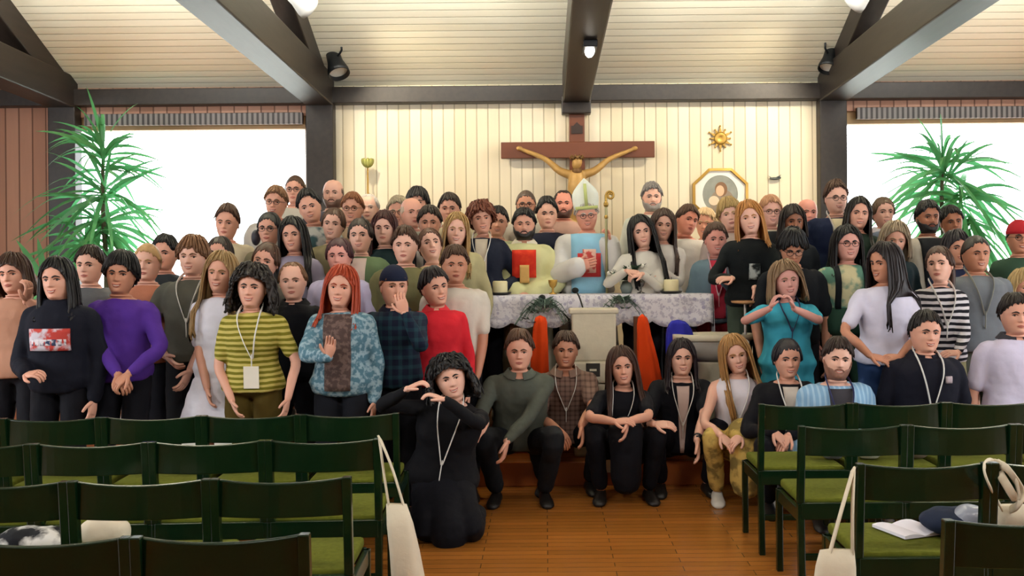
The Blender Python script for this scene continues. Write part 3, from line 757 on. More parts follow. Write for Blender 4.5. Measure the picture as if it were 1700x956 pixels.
# --- standing front row, left of the altar
p = person(20, 420, 6.15, 'person at the left edge in a peach top with brown chin-length hair', S2, 'middle', '#3a2418', ('tee', '#b98a72'), head=(0, 0, -6), arms={'L': 'down', 'R': A_(44, 500, .30, D=(.3, -.2, .9), curl=.9)}, floor=0, smile=0)
p = person(94, 427, 5.78, 'person with long black hair in a black hoodie with a red and white print', S2, 'shoulder', BK, ('hoodie', '#10121e'), '#0c0c14', arms={'L': A_(42, 622, .22, curl=.9, D=(.8, -.3, .1)), 'R': 'down'}, head=(0, 0, -3), vox=.011)
patch(p, .44, .70, -.115, .115, cloth(('blotch', '#b8433c', '#c9c2cc', 16)), 'chest_print')
patch(p, .50, .575, -.10, .10, cloth(('blotch', '#d8d2d8', '#35405c', 30)), 'chest_print')
person(149, 408, 6.60, 'short-haired young man in grey tee standing between the black hoodie and purple jumper', S1, 'short', DB, ('tee', '#5d6064'), smile=0)
person(203, 417, 5.97, 'young man in a purple jumper with a black fringe, hands clasped', S3, 'mop', BK, ('long', '#4b2a86'), '#0e0e16', arms={'L': A_(196, 622, .24, hint=(-1, .3, -.3), D=(.5, -.3, -.5), curl=.9), 'R': A_(214, 620, .26, hint=(1, .3, -.3), D=(-.5, -.3, -.5), curl=.9)}, head=(8, 0, 4), vox=.011)
person(245, 404, 6.50, 'young man with bleached cropped hair and an orange tee', S1, 'buzz', BL, ('tee', '#b3745a'), head=(6, 0, 2), smile=0)
person(275, 390, 7.01, 'dark-haired young man in a charcoal tee in front of the left window', S2, 'short', BK, ('tee', '#2e3338'), head=(0, 0, 3))
person(320, 391, 6.35, 'tall young man with mop of brown hair in loose grey tee and white lanyard', S1, 'mop', LB, ('tee', '#55554c'), '#17181c', arms={'L': A_(275, 590, .1, hint=(-1, .2, 0)), 'R': A_(312, 625, .2)}, lanyard=1, fat=1.05)
person(365, 392, 6.92, 'person with dark parted hair half hidden behind the blonde in the white dress', S2, 'tied', DB, ('tee', '#8b8a86'), fem=True)
person(369, 417, 6.10, 'woman in a white knee-length dress with long wavy blonde hair', S2, 'longfull', '#8c7048', ('dress', '#d9d8e4'), None, True, arms={'L': A_(345, 655, .15, hint=(-1, .2, 0)), 'R': 'down'}, head=(0, 0, 4), skirt=.56, vox=.011)
person(378, 340, 7.50, 'dark-haired young man in cream shirt, highest head before the left window', S2, 'quiff', BR, ('shirt', '#c9bea2'), head=(4, 0, 3), smile=0)
p = person(420, 437, 5.85, 'woman with dark curly bob in a yellow striped tee with lanyard and badge', S2, 'bobcurly', '#1b1410', ('tee', ('stripes', '#6f6a1c', '#b9ab5e', .032)), '#4a3c12', True, fat=1.1, arms={'L': A_(385, 665, .12, hint=(-1, .2, 0)), 'R': A_(478, 662, .12, hint=(1, .2, 0))}, lanyard={'t': .24, 'badge': 1, 'x': .03}, head=(4, 0, 3), vox=.011)
person(447, 402, 6.52, 'woman with tied-back brown hair peering between the curly bob and black shirt', S2, 'tied', BR, ('tee', '#4e4a44'), fem=True, head=(0, 0, 12))
p = person(447, 352, 7.34, 'woman in dark round glasses with a bun at her side, olive top', S2, 'pony', BK, ('tee', '#6a6450'), fem=True, glasses=1, smile=0)
m = MB(); m.ell((-.11, .03, -.06), (.035, .04, .06)); on_head(p, m, 'hair_bun', hairmat('#2a2832'))
person(484, 360, 7.11, 'laughing woman with very long dark hair and a lilac top', S2, 'longfull', BK, ('tee', '#9a93a8'), fem=True, head=(0, 0, -5))
person(459, 309, 7.93, 'young man in thin glasses, second highest of those before the left window', S2, 'short', LB, ('tee', '#a9a39a'), glasses=1, head=(0, 0, 3))
person(490, 291, 8.49, 'young man with cropped hair and glasses, highest of all beside the left pillar', S2, 'buzz', BR, ('tee', '#b4aea2'), glasses=1, smile=0)
person(508, 315, 7.67, 'young man with dark quiff leaning his head, grey and teal tee', S2, 'quiff', BK, ('tee', ('blotch', '#a9aaa8', '#2f4a50', 9)), head=(6, 0, -14))
person(484, 435, 6.28, 'young man with combed-back dark blond hair in a black shirt', S1, 'receding', LB, ('shirt', '#0d0e14'), '#0d0d12', head=(6, 0, -3), smile=0, collar='#0d0e14')
person(553, 298, 8.33, 'bald man with dark stubble in front of the left pillar', S1, 'bald', '#4a3a30', ('tee', '#3a3842'), beard=('#6a5248', .3), fat=1.08)
person(556, 345, 7.46, 'woman with pulled-back brown hair standing below the bald man', S1, 'tied', BR, ('tee', '#7a7256'), fem=True, head=(0, 0, 6))
person(585, 320, 8.09, 'older red-brown haired man in glasses beside the bald man', S2, 'short', '#7a4c30', ('shirt', '#8a7560'), glasses=1)
person(612, 322, 8.55, 'older man with thin white hair in front of the candlestick', S5, 'receding', WH, ('shirt', '#a9a088'), smile=0)
p = person(562, 395, 6.74, 'rosy-faced woman with plum-brown hair in a pale lavender blouse', '#da9e92', 'tied', '#3a1820', ('shirt', '#c2bddc'), fem=True, head=(0, 0, -2), fat=1.1)
person(597, 362, 7.00, 'smiling woman with brown tied hair in pink shirt and green cardigan', S1, 'tied', DB, ('jacket', '#5c7050'), fem=True, inner=('#d8c4ba', .04, .055), head=(0, 0, -2))
person(638, 350, 7.26, 'serious woman with dark red hair and a dark teal top', S1, 'shoulder', '#3a1512', ('long', '#14282c'), fem=True, smile=0)
person(661, 326, 7.98, 'older man with sandy grey hair and dark glasses in the back row', S2, 'short', '#8f826c', ('shirt', '#a08a70'), glasses=1)
person(683, 328, 7.72, 'pink-faced bald man looking right in the back row', '#dba48e', 'bald', '#b8a088', ('shirt', '#8e8a80'), head=(28, 0, 0), smile=0)
person(693, 311, 8.64, 'dark-haired man half hidden behind the pink-faced bald man', S2, 'mop', BK, ('tee', '#9a9488'), smile=0)
person(672, 376, 6.75, 'serious teenage boy with short brown hair and an olive shirt', S1, 'short', BR, ('shirt', '#6c6a48'), smile=0)
person(713, 342, 7.47, 'dark-haired man with white striped shirt and dark braces', S2, 'short', DB, ('shirt', ('vstripes', '#b8b5ae', '#32323a', .09)), head=(4, 0, 0))
person(711, 378, 7.00, 'woman looking upwards with tied ginger-brown hair and a cream blouse', S1, 'tied', '#4a2c1c', ('shirt', '#b8aa80'), fem=True, head=(14, -14, -6))
person(746, 321, 8.10, 'young man with short dark hair alone against the pale wall', S2, 'short', DB, ('tee', '#b0a488'), smile=0)
person(760, 353, 7.25, 'young woman with long straight blonde hair and a yellowish top', S1, 'long', '#9c7c4c', ('long', '#a8a078'), fem=True, head=(6, 0, 5))
person(796, 333, 7.75, 'auburn curly-haired woman in a navy blazer with lanyard beside the altar', S2, 'curly', '#5c2c18', ('jacket', '#171c2c'), fem=True, inner=('#c9bfae', .03, .05), head=(10, 0, -6), lanyard=1, arms={'L': 'down', 'R': A_(832, 482, .1)})
person(827, 343, 8.26, 'dark-haired young man in pale green shirt left of the priest', S2, 'short', BK, ('tee', '#b9c09a'), head=(4, 0, 3))
# red hair, cap, red jacket, white tee
p = person(570, 440, 5.88, 'woman with bright red hair in open blue plaid shirt and brown patterned top', S2, 'shoulder', '#9c3a1c', ('jacket', ('blotch', '#4d7080', '#8ba2ac', 34)), '#12141c', True, inner=(('blotch', '#4a3a36', '#65524c', 40), .075, .085), head=(0, 0, 6), fat=1.08, arms={'L': A_(545, 592, .34, D=(.25, -.3, 1), N=(0, -1, .2), curl=.25, hint=(-1, .2, -.6)), 'R': 'down'}, vox=.011)
p = person(654, 441, 6.10, 'young man in dark plaid shirt and backwards navy cap covering his mouth', S2, 'buzz', LB, ('shirt', ('check', '#10162a', '#1c3a44', .06)), '#0c0c12', head=(22, 0, 0), arms={'L': 'down', 'R': A_(672, 520, .26, D=(-.3, -.1, 1), N=(0, 1, .2), hint=(.4, .1, -1), curl=.7)}, collar='#10162a')
m = MB(); an = np.linspace(0, 2*PI, 24, endpoint=False)
m.rings([np.stack([.088*math.cos(e)*np.sin(an), .010-.108*math.cos(e)*np.cos(an), np.full(24, .035+.105*math.sin(e))], 1) for e in np.linspace(0, 1.5, 8)])
m.box((-.05, .10, .03), (.05, .165, .042)); on_head(p, m, 'cap', cloth('#121a30'), bevel=.004)
p = person(716, 443, 6.34, 'woman in red zip jacket with short dark hair, turned to the right', S2, 'short', '#1d1518', ('jacket', '#c0202c'), '#14141c', True, head=(20, 0, -10), yaw=10, fat=1.10, collar='#c8303a', arms={'L': 'down', 'R': 'down'}, vox=.011)
person(755, 408, 6.59, 'man in an off-white tee with short brown hair standing left of the altar', S3, 'short', BR, ('tee', '#c8c0b4'), '#10121a', head=(10, 0, 0), arms={'L': 'down', 'R': A_(792, 630, .12, hint=(1, .2, 0))}, smile=0, fat=1.06, vox=.011)
# --- behind the altar
person(873, 316, 8.49, 'shaven-headed man with glasses and beard behind the priest', S3, 'buzz', '#4a3c34', ('tee', '#a8a298'), glasses=1, beard=('#3a2c26', .6))
p = person(870, 346, 7.91, 'bearded priest in a cream and green chasuble with a red panel', S2, 'short', BK, ('robe', '#cfcf9c'), '#d8d4bc', beard=(BK, .8), fat=1.1, collar='#e0dcc8', arms={'L': A_(858, 484, .16, D=(.5, -.4, -.2), curl=.8, hint=(-1, .3, -.4)), 'R': A_(884, 484, .16, D=(-.5, -.4, -.2), curl=.8, hint=(1, .3, -.4))})
patch(p, .42, .86, -.095, .095, cloth(('blotch', '#b8281a', '#c43c20', 10)), 'orphrey_panel', .06)
patch(p, .34, .62, -.035, .04, cloth('#c9a060'), 'chalice_emblem', .068)
person(908, 328, 8.16, 'dark-haired young man in a black tee between priest and bishop', S1, 'quiff', BK, ('tee', '#14182a'), head=(5, 0, 0), smile=0)
person(935, 316, 8.67, 'bearded man with receding hair directly behind the bishop', '#cf8d78', 'receding', DB, ('tee', '#b89488'), beard=('#4a2c22', .5), fat=1.06)
p = person(972, 330, 7.97, 'bishop in a white mitre and light blue chasuble holding a crozier', '#d49a86', 'short', WH, ('robe', '#d4d4d2'), '#d8d6d0', glasses=1, fat=1.16, head=(0, 6, -4), arms={'L': A_(960, 442, .3, D=(.8, -.3, .2), N=(0, 1, 0), curl=.6), 'R': A_(1010, 404, .12, D=(0, -.2, 1), N=(-1, -.3, 0), curl=1.3, hint=(.3, .3, -1))})
patch(p, -.05, .97, -.135, .135, cloth('#8cc0dc'), 'chasuble_front', .040, rows=12)
patch(p, .30, .66, -.085, .10, cloth('#b8383a'), 'embroidered_emblem', .048)
patch(p, .36, .72, -.045, .06, cloth(('blotch', '#e0b8a8', '#b84a44', 22)), 'embroidered_figure', .054)
m = MB()
for sy in (-1, 1):     # two stiff pointed leaves of the mitre
    rr = []
    for k in range(9):
        t = k/8; w_ = .098*(1+.10*math.sin(t*PI))*(1 if t < .45 else 1-((t-.45)/.55)**1.5*.96); z_ = .050+.250*t
        row = [(w_*u, .008+sy*(.098*(1-.55*t))*math.sqrt(max(.02, 1-.92*u*u)), z_) for u in np.linspace(-1, 1, 11)]
        rr.append(row+[(q_[0]*.96, q_[1]-sy*.008, q_[2]) for q_ in row[::-1]])
    m.rings(np.array(rr))
on_head(p, m, 'mitre', cloth('#dfe4d8'))
m = MB(); m.prism([(-.013, -.100, .07), (.013, -.100, .07), (.013, -.066, .26), (-.013, -.066, .26)], (0, -.004, 0)); m.prism([(-.09, -.098, .055), (.09, -.098, .055), (.09, -.098, .08), (-.09, -.098, .08)], (0, -.006, 0))
on_head(p, m, 'mitre_band', cloth('#b9c27c'))
person(1082, 303, 8.60, 'tall grey-haired bearded man, highest head right of the crucifix', S1, 'short', '#6f6a68', ('shirt', '#c8ccc2'), beard=('#8a8480', .7))
person(1060, 357, 7.69, 'dark-haired woman in a white blouse right of the crozier', S1, 'longfull', BK, ('shirt', '#d9d6cc'), fem=True, head=(0, 0, -10), arms={'L': A_(1040, 450, .25, curl=.8, D=(.7, -.2, -.1)), 'R': A_(1066, 455, .27, D=(-.7, -.2, -.1), curl=.8)})
person(1102, 347, 7.92, 'woman in white with very long dark hair turning blonde at the tips', S1, 'longfull', '#3c2a20', ('shirt', '#dcd8d2'), fem=True, head=(0, 0, 4), arms={'L': A_(1075, 448, .25, D=(-.7, -.2, 0)), 'R': A_(1098, 450, .27, D=(-.8, -.2, 0))})
person(1146, 340, 8.15, 'flushed man leaning his head, white shirt, left of the framed painting', '#d28e78', 'short', BR, ('shirt', '#e0dcd4'), head=(22, 0, 14), smile=0)
person(1171, 346, 8.40, 'fair man with blond hair half hidden beside the flushed man', '#e0a890', 'short', '#d0b48c', ('shirt', '#dad4c8'), head=(-20, 0, 0))
p = person(1188, 370, 7.63, 'woman with short brown hair in a denim jacket and red tee', '#d3988a', 'short', '#4a3428', ('jacket', '#5b707c'), '#7a1822', True, inner=('#b8344a', .05, .065), arms={'L': 'down', 'R': A_(1200, 466, .28, D=(.6, -.5, .1), curl=.4)}, lanyard={'t': .2, 'c': '#d8b8c0'})
person(1208, 328, 7.89, 'blond boy with side-swept hair in front of the framed painting', S1, 'mop', '#a58a58', ('tee', '#c9b8b0'), head=(-8, 0, -8), smile=0)
p = person(1241, 333, 7.28, 'young woman with wavy blonde hair in a black jumper with a white print', S1, 'shoulder', '#a9743c', ('long', '#0d1214'), '#3a463c', True, head=(-8, 0, -6), fat=1.08, arms={'L': A_(1215, 462, .28, D=(-.7, -.4, 0)), 'R': A_(1252, 478, .2, hint=(1, .2, -.3), D=(0, 0, -1))})
patch(p, .36, .60, -.035, .045, cloth(('blotch', '#a8b0ac', '#1a2020', 12)), 'chest_print')
person(1279, 325, 8.03, 'strawberry blond man with glasses and white shirt under a black waistcoat', '#dfb0a0', 'short', '#b88a68', ('shirt', '#ded6c2'), glasses=1, inner=('#1a1c20', .09, .10), fat=1.06, arms={'L': 'down', 'R': A_(1382, 418, .34, D=(.9, -.1, .05), N=(0, .3, -1), curl=.4, hint=(.2, .2, -1))})
person(1316, 340, 7.55, 'tanned young woman with dark brown fringe behind the bowed black-haired man', S4, 'middle', '#1f1512', ('long', '#1b1e22'), fem=True)
person(1340, 330, 8.30, 'fair reddish man at the far back left of the right pillar', '#dc9c8c', 'bald', '#c89880', ('tee', '#c8a090'), smile=0)
p = person(1388, 300, 7.77, 'tall young man with glasses in navy jacket, cream shirt and lanyard', S1, 'quiff', BR, ('jacket', '#131d38'), glasses=1, inner=('#ded2b0', .05, .065), lanyard=1, smile=1, arms={'L': 'down', 'R': 'down'})
person(1427, 327, 7.51, 'woman with long dark hair and a dark green blouse beside the navy jacket', S2, 'long', '#1a1410', ('long', '#16281f'), fem=True, head=(-6, 0, 5))
person(1466, 327, 7.87, 'woman with brown parted hair and pale collar before the right window', S1, 'tied', '#4a3624', ('shirt', '#5c6474'), fem=True, collar='#d8d6dc')
p = person(1315, 378, 6.92, 'black-haired man with bowed head and black mesh top', S3, 'mop', BK, ('tee', '#12151a'), head=(-4, 26, 0), glasses=1, smile=0)
p = person(1406, 374, 7.01, 'woman in dark glasses with a tie-dye green and cream dungaree top', '#cf9a8c', 'shoulder', BK, ('tee', ('blotch', '#5c8878', '#c9c29a', 8)), '#274436', True, glasses=1, fat=1.22)
for sx in (-1, 1):
    patch(p, .34, .96, sx*.10-.018, sx*.10+.018, cloth('#11161a'), 'dungaree_strap')
patch(p, -.02, .36, -.17, .17, cloth('#274436'), 'dungaree_bib')
p = person(1302, 432, 6.72, 'woman in turquoise dress making a heart with her hands', '#c9968c', 'bob', '#7a6248', ('dress', '#3a9ab2'), '#2f8ca0', True, fat=1.18, head=(0, 0, -6), skirt=.30, lanyard={'t': .4, 'c': '#2b3350'}, arms={'L': A_(1278, 512, .34, D=(.35, -.1, .8), N=(.8, 0, -.5), hint=(-1, .2, -.5), curl=.9), 'R': A_(1318, 512, .34, D=(-.35, -.1, .8), N=(-.8, 0, -.5), hint=(1, .2, -.5), curl=.9)}, vox=.011)
m = MB(); m.ell((-.075, -.03, -.01), (.02, .03, .035)); 
person(1469, 402, 6.35, 'woman in white lace blouse with long dark hair hiding her profile', S3, 'longfull', '#1e1618', ('tee', '#cfcde0'), '#28406a', True, head=(-62, 4, 0), fat=1.1, arms={'L': A_(1444, 590, .28, D=(.7, -.3, -.2), hint=(-1, .2, -.3)), 'R': A_(1494, 592, .26, D=(-.8, -.3, 0), hint=(1, .2, -.3))}, vox=.011)
person(1488, 367, 7.27, 'older woman with greying blonde bob in a dark green jumper', S2, 'bob', '#8a7a64', ('long', '#16262c'), fem=True, head=(-10, 8, 6), smile=0)
p = person(1557, 408, 6.59, 'young woman in black and white striped top, brown hair tied, looking left', S1, 'pony', '#3c261c', ('long', ('stripes', '#17171f', '#c6c2c6', .04)), '#8a8460', True, head=(-34, -4, -4), smile=0, lanyard=1, arms={'L': A_(1545, 590, .3, D=(.5, -.3, -.3)), 'R': A_(1590, 585, .3, D=(-.7, -.3, 0))})
person(1540, 333, 7.65, 'black-haired man with short beard, black scarf and cream shirt', S4, 'short', BK, ('shirt', '#c8bfae'), beard=(BK, .4), inner=('#101216', .05, .10), smile=0)
person(1577, 342, 7.90, 'dark cropped man leaning behind, in front of the right palm stem', S4, 'short', BK, ('tee', '#3a4450'), head=(-6, 0, -6), smile=0)
person(1587, 382, 7.14, 'dark-haired person in navy between striped top and grey tee', S3, 'middle', '#191218', ('tee', '#232a44'), fem=True)
person(1620, 391, 6.76, 'big smiling man with shaved hair and grey-blue tee, arms behind', S3, 'buzz', '#1c1512', ('tee', '#6a7076'), '#4a4c44', fat=1.15, lanyard={'t': .3, 'c': '#8a8c84'}, arms={'L': 'down', 'R': 'back'})
p = person(1692, 366, 7.30, 'person in a red cap and dark green shirt at the right edge', S3, 'buzz', DB, ('shirt', '#2c4434'), head=(-10, 0, 0), glasses=1)
m = MB(); m.rings([np.stack([.090*math.cos(e)*np.sin(an), .008-.110*math.cos(e)*np.cos(an), np.full(24, .030+.110*math.sin(e))], 1) for e in np.linspace(0, 1.5, 8)])
on_head(p, m, 'cap', cloth('#a02028'))
person(1699, 446, 6.90, 'blonde person cut by the right edge behind the lilac polo', S2, 'middle', '#b8a070', ('tee', '#4a5a50'))
# --- seated and crouching front
p = person(739, 587, 5.85, 'kneeling person in black with curly black hair making a finger heart', S1, 'bobcurly', BK, ('long', '#0b0b10'), '#0a0a12', True, pose='kneel', head=(10, 0, -14), lean=(.16, .10), fat=1.28, skirt=1, lanyard={'t': .12}, vox=.011,
 arms={'L': A_(676, 646, .30, D=(.8, -.1, .4), N=(.4, .1, -.9), hint=(-1, .1, -.3), curl=.7), 'R': A_(738, 664, .34, D=(-.8, -.1, .35), N=(-.3, 0, -.9), hint=(1, .1, -.8), curl=.7)})
p = person(862, 548, 6.53, 'crouching man in a grey-green button shirt, right hand on his knee', S2, 'quiff', '#4a3020', ('shirt', '#484c44'), '#15161a', pose='crouch', lean=(0, .30), collar='#50544c', fat=1.1, vox=.011,
 arms={'L': A_(805, 704, .40, D=(-.3, -.4, -.3), hint=(-.6, .2, -.9)), 'R': A_(812, 775, .44, D=(-.2, -.2, -1), hint=(1, 0, -.2))}, smile=0)
p = person(940, 550, 6.83, 'crouching man in a brown checked short-sleeved shirt and shorts', S3, 'short', '#3a2418', ('tee', ('check', '#7a6258', '#4c3a34', .035)), '#14161c', pose='crouch', lean=(0, .32), lanyard={'t': .35}, collar='#7a6258',
 arms={'L': A_(925, 712, .35, D=(.4, -.3, -.5)), 'R': A_(965, 706, .42, D=(.1, -.2, -1), hint=(1, .1, -.4))}, head=(0, 0, 2))
p = person(1030, 575, 6.60, 'woman with long brown hair crouching in a black dress and badge', S2, 'longfull', '#3a2218', ('tee', '#0f0f16'), '#0d0d14', True, pose='crouch', lean=(0, .25), lanyard={'t': .05, 'badge': 1, 'x': -.08}, skirt=1, head=(0, 0, -5), vox=.011,
 arms={'L': A_(1020, 700, .40, D=(.7, -.3, .1), hint=(-1, 0, -.3)), 'R': A_(1042, 700, .42, D=(-.2, -.2, -1), hint=(1, .1, -.3))})
p = person(1131, 562, 6.78, 'person with dark shoulder hair in black shirt crouching, wristwatch on', S1, 'shoulder', '#21161c', ('tee', '#0e0f16'), '#0f0e18', pose='crouch', lean=(0, .25), lanyard={'t': .25}, inner=('#b9a49c', .012, .045), vox=.011,
 arms={'L': A_(1085, 704, .38, D=(.9, -.2, 0), hint=(-.6, .2, -1)), 'R': A_(1156, 738, .44, D=(.1, -.1, -1), hint=(1, 0, .2))})
pa = p.A['R']; m = MB(); w_ = pa[2]+(pa[1]-pa[2])*.12; dv = unit(pa[1]-pa[2]); m.tube([w_-dv*.009, w_+dv*.009], .029, 14, 0, smooth=1, round_=False); m.box(tuple(w_+np.array([-.016, -.036, -.016])), tuple(w_+np.array([.016, -.026, .016]))); m.build('wristwatch', plain('#14141a', .3), p.root)
p = person(1214, 555, 6.58, 'woman with long blonde hair, white ruffled scrunchie and white top, seated', S1, 'longfull', '#a07848', ('tank', '#dcd8e2'), ('blotch', '#c0a45a', '#7c6a3a', 12), True, pose='crouch', lean=(0, .15), lanyard={'t': .3}, skirt=1, head=(0, 4, -12), vox=.011,
 arms={'L': A_(1196, 722, .35, D=(.5, -.3, -.5)), 'R': A_(1232, 722, .35, D=(-.6, -.3, -.4), hint=(1, .1, -.5))}, shoes='#c8c4bc')
m = MB(); m.tube([(.085+.014*math.sin(i*2.1), .06+.012*math.cos(i*1.7), .07-.018*i) for i in range(9)], [.014, .022, .026, .022, .027, .022, .026, .022, .012], 10, 0, smooth=3); on_head(p, m, 'scrunchie', cloth('#d8d6cc'))
p = person(1307, 562, 6.28, 'person with slicked dark hair in black suit jacket and white lanyard', S2, 'tied', '#15131c', ('jacket', '#0c0c13'), '#0c0c13', True, pose='crouch', lean=(0, .12), inner=('#c8beb4', .02, .05), lanyard={'t': .3}, head=(0, 4, 0), fat=1.08, vox=.011,
 arms={'L': A_(1284, 716, .30, D=(.5, -.3, -.5)), 'R': A_(1310, 722, .30, D=(-.5, -.3, -.5))})
p = person(1393, 560, 6.00, 'bearded young man in an open light blue shirt over a dark tee', S1, 'short', '#2a1a14', ('jacket', ('vstripes', '#7fa6c8', '#9cbcd4', .03)), '#20242c', pose='crouch', lean=(0, .10), inner=('#3c3a40', .05, .075), lanyard={'t': .3, 'c': '#2c2f58'}, beard=('#80594a', .1), head=(-6, 0, 5), vox=.011)
p = person(1538, 516, 6.02, 'smiling man in a black polo with white lanyard seated at right', S2, 'short', '#17110f', ('polo', '#10111e'), '#14161e', pose='crouch', legs={'L': ((-.14, -.30, .46), (-.14, -.10, .09)), 'R': ((.14, -.30, .46), (.14, -.10, .09))}, lanyard={'t': .2}, collar='#10111e', fat=1.12, lean=(0, .05), head=(0, 0, 3), vox=.011)
patch(p, .70, .78, .075, .115, cloth('#a89aa0'), 'chest_logo', seg=4, rows=4)
p = person(1686, 487, 6.10, 'young man in a white polo with black-edged collar at the right edge', S2, 'short', '#1d1410', ('polo', '#cbc6de'), '#2a2c34', pose='crouch', legs={'L': ((-.14, -.30, .50), (-.14, -.10, .09)), 'R': ((.14, -.30, .50), (.14, -.10, .09))}, collar='#34343c', fat=1.1, smile=0, head=(-6, 0, 0), vox=.011, arms={'L': 'down', 'R': 'down'})
# ---------------------------------------------------------------- altar and what stands on and round it
M_GOLD = plain('#a8853e', .35, .6, .2, name='old_gold'); M_STONE = plain('#cfc6ae', .8, var=.1, nscale=20, bump=.3, name='pale_stone')
M_OAK = plain('#6b3c1e', .5, var=.3, nscale=16, name='brown_oak')
AY0, AY1 = 7.40, 7.74; AX0 = W(806, 490, AY0).x; AX1 = W(1180, 490, AY0).x; AZ = W(990, 490, AY0).z
al = empty('altar_table', ((AX0+AX1)/2, (AY0+AY1)/2, .35)); tag(al, 'wooden altar table under the lace cloth in front of the bishop', 'altar')
hw, hd, hz = (AX1-AX0)/2-.02, (AY1-AY0)/2-.02, AZ-.35-.012
bx('table_top', (-hw, -hd, hz-.06), (hw, hd, hz), M_OAK, al, .006)
for sx in (-.62, .62):
    bx('leg', (sx-.05, -hd+.04, .03), (sx+.05, hd-.04, hz-.06), M_OAK, al, .008); bx('foot', (sx-.08, -hd, 0), (sx+.08, hd, .04), M_OAK, al, .006)
bx('stretcher', (-.57, -.03, .25), (.57, .03, .33), M_OAK, al, .006)
def lace_mat():
    n = N('white_lace', .85, spec=.1); v, x, y, z = n.obj(); q = n.noise(v, 38, 3); vor = n.n('ShaderNodeTexVoronoi'); vor.inputs['Scale'].default_value = 16; n.l(v, vor.inputs['Vector'])
    m = n.math('MULTIPLY', n.math('GREATER_THAN', q, .53), .75); m2 = n.math('LESS_THAN', vor.outputs[0], .22)
    n.col(n.mix(n.math('MULTIPLY', m2, .6), n.mix(m, lin('#e2dfe4'), lin('#b8b4c2')), lin('#9088ac'))); return n.m
m = MB(); rows = []; nx = 61; X0, X1 = AX0-.012, AX1+.012; yf = AY0-.012; yb = AY1+.012
xs = np.linspace(X0, X1, nx)
drop = .20+.045*np.abs(np.sin((xs-X0)*PI/.21)); rip = .010*np.sin(xs*27)
for k in range(6): t = 1-k/5; rows.append(np.stack([xs, yf-.004-rip*t-.012*t, AZ+.003-drop*t], 1))
for yy in np.linspace(yf, yb, 5)[1:]: rows.append(np.stack([xs, np.full(nx, yy), np.full(nx, AZ+.004)], 1))
for t in (.5, 1): rows.append(np.stack([xs, yb+.004+rip*t, AZ+.003-.2*t+0*xs], 1))
m.rings(np.array(rows), cap=False, closed=False)
for xe, sg, dl in ((X1, 1, .30), (X0, -1, .20)):
    ys = np.linspace(yf, yb, 15); R_ = []
    for t in np.linspace(0, 1, 5): R_.append(np.stack([np.full(15, xe)+sg*(.003+.01*t+.006*np.sin(ys*40)*t), ys, AZ+.003-t*(dl+.03*np.abs(np.sin((ys-yf)*PI/.19)))], 1))
    m.rings(np.array(R_), cap=False, closed=False)
tag(m.build('altar_cloth', lace_mat(), solid=.003), 'white lace cloth with scalloped edge hanging over the altar', 'cloth')
M_WAX = plain('#e6dcae', .5, var=.03); M_DISH = plain('#2a2a26', .35, .3)
for (px, py, lab) in ((830, 489, 'squat cream candle on dark dish at the left end of the altar'), (1115, 488, 'squat cream candle on dark dish towards the right end of the altar')):
    c = W(px, py, 7.48); r = empty('candle', (c.x, 7.50, AZ+.004)); tag(r, lab, 'candle')
    m = MB(); a = np.linspace(0, 2*PI, 24, endpoint=False)
    m.rings([np.stack([q*np.cos(a), q*np.sin(a), np.full(24, z)], 1) for q, z in ((.045, 0), (.075, .006), (.088, .020), (.084, .022), (.055, .012))]); m.build('dish', M_DISH, r)
    m = MB(); m.rings([np.stack([q*np.cos(a), q*np.sin(a), np.full(24, z)], 1) for q, z in ((.054, .012), (.057, .02), (.057, .10), (.050, .108), (.02, .104))]); m.build('wax', M_WAX, r)
    m = MB(); m.tube([(0, 0, .10), (.002, 0, .125)], .0022, 6, 0, smooth=1); m.build('wick', M_DISH, r)
def cup(px, lab, mat, h=.11):
    c = W(px, 488, 7.6); m = MB(); a = np.linspace(0, 2*PI, 20, endpoint=False)
    m.rings([np.stack([q*np.cos(a)+c.x, q*np.sin(a)+7.6, np.full(20, z*h/.11+AZ+.005)], 1) for q, z in ((.032, 0), (.030, .006), (.008, .014), (.008, .045), (.025, .060), (.034, .085), (.035, .11), (.032, .11), (.022, .064))])
    tag(m.build('chalice', mat), lab, 'cup')
cup(1064, 'silver chalice on the altar below the woman in white blouse', plain('#8c8a86', .25, .8)); cup(918, 'small golden chalice on the altar between priest and bishop', M_GOLD)
# microphones with goosenecks
for (p0, p1, lab) in (((945, 530), (900, 494), 'black gooseneck microphone bent to the left above the altar cloth'), ((968, 512), (955, 482), 'short upright gooseneck microphone at the middle of the altar')):
    a_, b_ = W(*p0, 7.28), W(*p1, 7.28); r = empty('microphone', (a_.x, a_.y, .35)); tag(r, lab, 'microphone')
    L = lambda q: (q[0]-a_.x, q[1]-a_.y, q[2]-.35)
    m = MB(); m.tube([(0, 0, .02), (0, 0, (a_.z-.35)*.8), L(a_)], .010, 8, 0, smooth=2); m.ell((0, 0, .012), (.10, .10, .012)); m.build('stand', M_DISH, r)
    mid = (a_+b_)/2+Vector((0, -.02, .02)); m = MB(); m.tube([L(a_), L(mid), L(b_)], .006, 8, 0, smooth=5); m.build('gooseneck', M_DISH, r)
    m = MB(); m.ell(L(b_), (.026, .022, .022)); m.build('windscreen', plain('#151b1a', .95), r)
